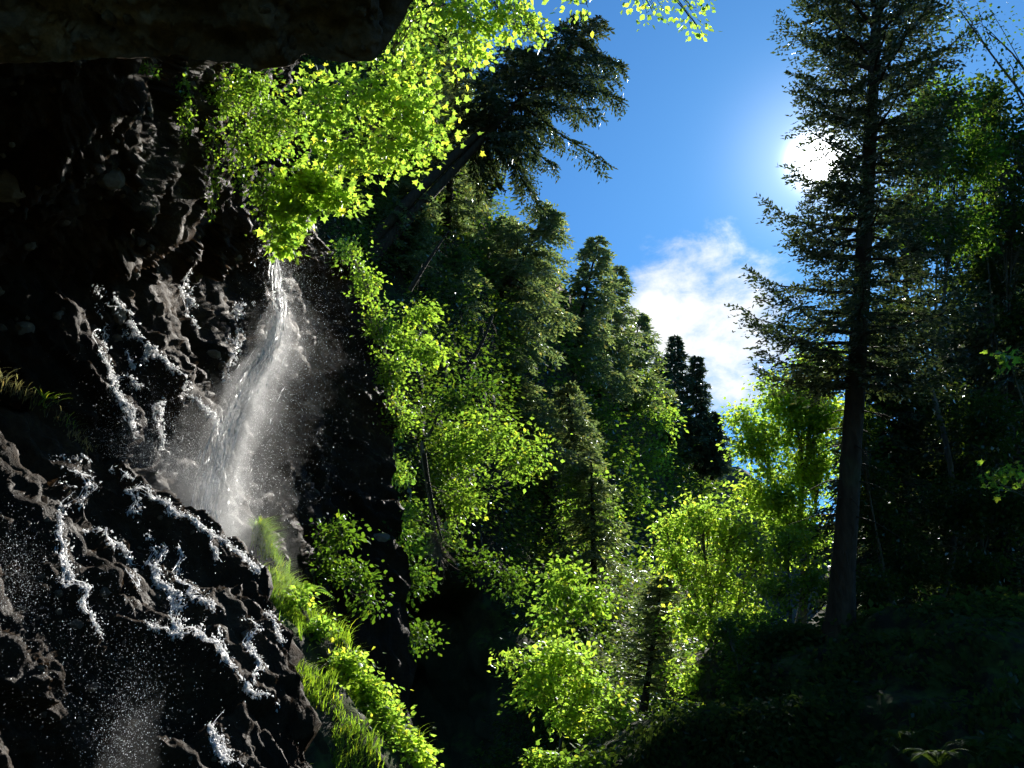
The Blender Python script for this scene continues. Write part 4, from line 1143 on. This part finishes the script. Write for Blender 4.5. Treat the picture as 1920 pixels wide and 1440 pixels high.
# white core of streaks
g_ = Geo()
n = 1000
t = (0.1 + 0.9 * r.uniform(0, 1, n) ** 0.8) * mseg[-1]
x, y = along(t)
sp = np.interp(t, [0, 200, 400, mseg[-1]], [4, 8, 12, 16])
x = x + r.normal(size=n) * sp * np.where(r.uniform(size=n) < 0.25, 2.2, 0.8); y = y + r.normal(size=n) * 10
c = at(x, y, fall_d(y) + r.normal(size=n) * 0.25)
k2 = along(np.minimum(t + 20, mseg[-1])); k1 = along(np.maximum(t - 20, 0))
dd = at(k2[0], k2[1], fall_d(k2[1])) - at(k1[0], k1[1], fall_d(k1[1])) + r.normal(size=(n, 3)) * 0.06 + np.array([0, 0, -0.25])
scatter(g_, SHARD, c, dd, rvec(n, r), r.uniform(0.04, 0.26, n) * r.uniform(0.4, 1, n), 0.10)
for k in range(90):
    t0 = r.uniform(0.02, 0.93) ** 0.75 * mseg[-1]; t1 = t0 + r.uniform(0.06, 0.22) * mseg[-1]
    tv = np.linspace(max(t0, 0), min(t1, mseg[-1] * 1.02), 9)
    sx_, sy_ = along(tv)
    o_ = r.normal() * 0.9
    sx_ = sx_ + o_ * np.interp(tv, [0, 200, 400, mseg[-1]], [4, 8, 12, 14]) + np.cumsum(r.normal(size=9)) * 1.2
    q = at(sx_, sy_, fall_d(sy_) + r.normal() * 0.2)
    w_ = r.uniform(0.002, 0.006) * np.sin(np.linspace(0.15, 3.0, 9))
    tube(g_, q, w_, 4)
link('cascade', g_.mesh('cascade', M['water'], F0), fall)
# fine spray hanging round the fall: closed bodies of mist
def mist_mat(name, dens):
    m, t, out = material(name)
    tc_ = t.node('ShaderNodeTexCoord').outputs['Object']
    v = t.node('ShaderNodeVolumePrincipled', ins={'Color': (0.97, 0.98, 1.0, 1), 'Density': dens, 'Anisotropy': 0.7})
    t.l.new(v.outputs[0], out.inputs['Volume'])
    return m
def mist(path, dens, seed, squash=0.8):
    P = np.array(path, float)                                   # px, py, distance, radius px
    k = np.linspace(0, 1, 40); kk = np.linspace(0, 1, len(P))
    a = np.stack([np.interp(k, kk, P[:, j]) for j in range(4)], -1)
    pts = at(a[:, 0], a[:, 1], a[:, 2]); rad = a[:, 3] * a[:, 2] / FPX
    th = np.arange(24) / 24 * 2 * math.pi
    ring = pts[:, None, :] + rad[:, None, None] * (np.cos(th)[None, :, None] * CR + squash * np.sin(th)[None, :, None] * CF)
    ring = ring + (ring - pts[:, None, :]) * (0.75 * fbm(ring * 1.3 + seed, 4))[..., None]
    idx = np.arange(40 * 24).reshape(40, 24)
    q = np.stack([idx[:-1], np.roll(idx[:-1], -1, 1), np.roll(idx[1:], -1, 1), idx[1:]], -1).reshape(-1, 4)
    V = np.concatenate([ring.reshape(-1, 3), pts[:1], pts[-1:]])
    n0 = 40 * 24
    caps = np.array([(n0, idx[0, (j + 1) % 24], idx[0, j]) for j in range(24)] + [(n0 + 1, idx[-1, j], idx[-1, (j + 1) % 24]) for j in range(24)])
    a_, b_, c_ = V[q[:, 0]], V[q[:, 1]], V[q[:, 2]]
    if ((a_ - pts.mean(0)) * np.cross(b_ - a_, c_ - a_)).sum() < 0:      # faces must look outwards for the mist to lie inside
        q = q[:, ::-1]; caps = caps[:, ::-1]
    o = link('spray', make_mesh('spray', V - F0, [q, caps], mist_mat('spray_mist', dens), True), fall); tag(o, kind='stuff')
for sc_, dn in ((0.5, 0.42), (0.85, 0.32), (1.25, 0.20), (1.7, 0.11), (2.3, 0.05)):
    mist([(521, 520, 18.0, 2), (524, 580, 17.3, 11 * sc_), (512, 650, 16.6, 26 * sc_), (462, 740, 15.7, 36 * sc_), (424, 850, 14.7, 40 * sc_), (398, 980, 13.2, 56 * sc_), (380, 1110, 12.9, 62 * sc_)], dn, int(sc_ * 10))
for sc_, dn in ((0.5, 0.045), (0.8, 0.03), (1.15, 0.02), (1.6, 0.01)):
    mist([(515, 450, 18.7, 4), (540, 560, 17.5, 30 * sc_), (535, 660, 16.6, 58 * sc_), (480, 770, 15.5, 72 * sc_), (430, 870, 14.5, 84 * sc_), (385, 990, 13.2, 92 * sc_), (370, 1130, 12.9, 95 * sc_)], dn, 20 + int(sc_ * 10))
for sc_, dn in ((0.5, 0.12), (0.8, 0.08), (1.15, 0.04)):
    mist([(230, 780, 13.2, 10), (290, 850, 13.0, 60 * sc_), (340, 930, 12.8, 80 * sc_), (385, 1000, 12.8, 60 * sc_), (380, 1100, 12.8, 60 * sc_)], dn, 40 + int(sc_ * 10))
mist([(310, 1290, 8.4, 4), (270, 1340, 8.0, 34), (240, 1420, 7.6, 50), (225, 1500, 7.3, 60)], 0.12, 50)
# drops thrown out of the fall
def drops(name, x, y, d, smin, smax, seed, parent=fall):
    r = np.random.default_rng(seed)
    n = len(x); g_ = Geo()
    c = at(x, y, d)
    s = smin + (smax - smin) * r.uniform(size=n) ** 3.5
    scatter(g_, SHARD, c, np.array([0, 0, -1.0]) + r.normal(size=(n, 3)) * 0.35, rvec(n, r), s * r.uniform(1, 1.8, n), 0.55)
    o = link(name, g_.mesh(name, M['drop'], np.array(parent.location)), parent); tag(o, kind='stuff')
n = 30000
t = r.uniform(0, mseg[-1], n)
x, y = along(t)
tail = np.interp(t, [0, 150, 350, mseg[-1]], [28, 45, 60, 55])
side = r.exponential(size=n) * tail
x = x + np.where(r.uniform(size=n) < 0.72, side, -side * 0.35); y = y + r.normal(size=n) * 30
drops('droplets', x, y, fall_d(y) + r.normal(size=n) * 0.7, 0.003, 0.0125, 901)
n = 12000                                                     # mist over the landing
x = 330 + r.normal(size=n) * 75; y = 900 - np.abs(r.normal(size=n)) * 75 + (x - 330) * 0.35
drops('droplets', x, y, 13.0 + r.normal(size=n) * 0.6, 0.003, 0.011, 902)
n = 3200                                                      # drops in front of the lower ledge
x = 160 + r.normal(size=n) * 130; y = 1230 + r.normal(size=n) * 130
drops('droplets', x, y, 7.6 + r.normal(size=n) * 0.5, 0.0025, 0.008, 903)
n = 2600
x = 235 + r.normal(size=n) * 35; y = 1370 + r.normal(size=n) * 75 ; x = x - (y - 1370) * 0.25
drops('droplets', x, y, 7.6 + r.normal(size=n) * 0.3, 0.0025, 0.008, 904)
n = 2500
x = 20 + r.normal(size=n) * 35; y = 1085 + r.normal(size=n) * 60
drops('droplets', x, y, 8.2 + r.normal(size=n) * 0.3, 0.0025, 0.008, 905)

# stones set in the rock faces
def stone_mesh(seed):
    import bmesh
    bm = bmesh.new(); bmesh.ops.create_icosphere(bm, subdivisions=2, radius=1.0)
    V = np.array([v.co[:] for v in bm.verts])
    V = V * (1 + 0.28 * fbm(V * 1.3 + seed * 9.1, 3) + 0.22 * facets(V * 1.1 + seed * 3.0, seed))[:, None]
    for v, c in zip(bm.verts, V):
        v.co = c
    me = bpy.data.meshes.new('stone'); bm.to_mesh(me); bm.free()
    return me
SM = []
for k in range(6):
    for mt in ('pebble', 'rock_dry'):
        me = stone_mesh(k); me.materials.append(M[mt]); SM.append(me)
def set_stone(key, px_, py_, size_px, mi, seed):
    p_, nn = hit(key, px_, py_)
    if p_ is None:
        return
    r = np.random.default_rng(seed)
    o = bpy.data.objects.new('stone', SM[mi]); COL.objects.link(o)
    s = size_px * np.linalg.norm(p_ - EYE) / FPX
    o.parent = bpy.data.objects[key]
    o.location = p_ - nn * s * 0.1
    o.rotation_euler = r.uniform(0, 6.28, 3)
    o.scale = s * r.uniform(0.6, 1.1, 3)
set_stone('cliff', 208, 335, 26, 0, 1); set_stone('cliff', 12, 350, 40, 2, 2); set_stone('cliff', 222, 590, 20, 4, 3)
set_stone('cliff', 350, 545, 10, 6, 5); set_stone('cliff', 712, 1010, 18, 8, 6); set_stone('overhang', 215, 112, 8, 4, 7)
r = np.random.default_rng(77)
for k in range(90):
    set_stone('cliff', r.uniform(-20, 480), r.uniform(130, 700), 4 + 11 * r.uniform() ** 2, int(r.choice([1, 3, 5, 7, 9, 11, 0, 2])), 2000 + k)
for k in range(45):
    set_stone('overhang', r.uniform(-10, 720), r.uniform(0, 95), 5 + 13 * r.uniform() ** 2, int(r.choice([1, 3, 5, 7, 9, 11])), 3000 + k)
for k in range(40):
    set_stone('ledge', r.uniform(-10, 480), r.uniform(900, 1430), 4 + 10 * r.uniform() ** 2, int(r.choice([1, 3, 5, 7, 9, 11])), 4000 + k)
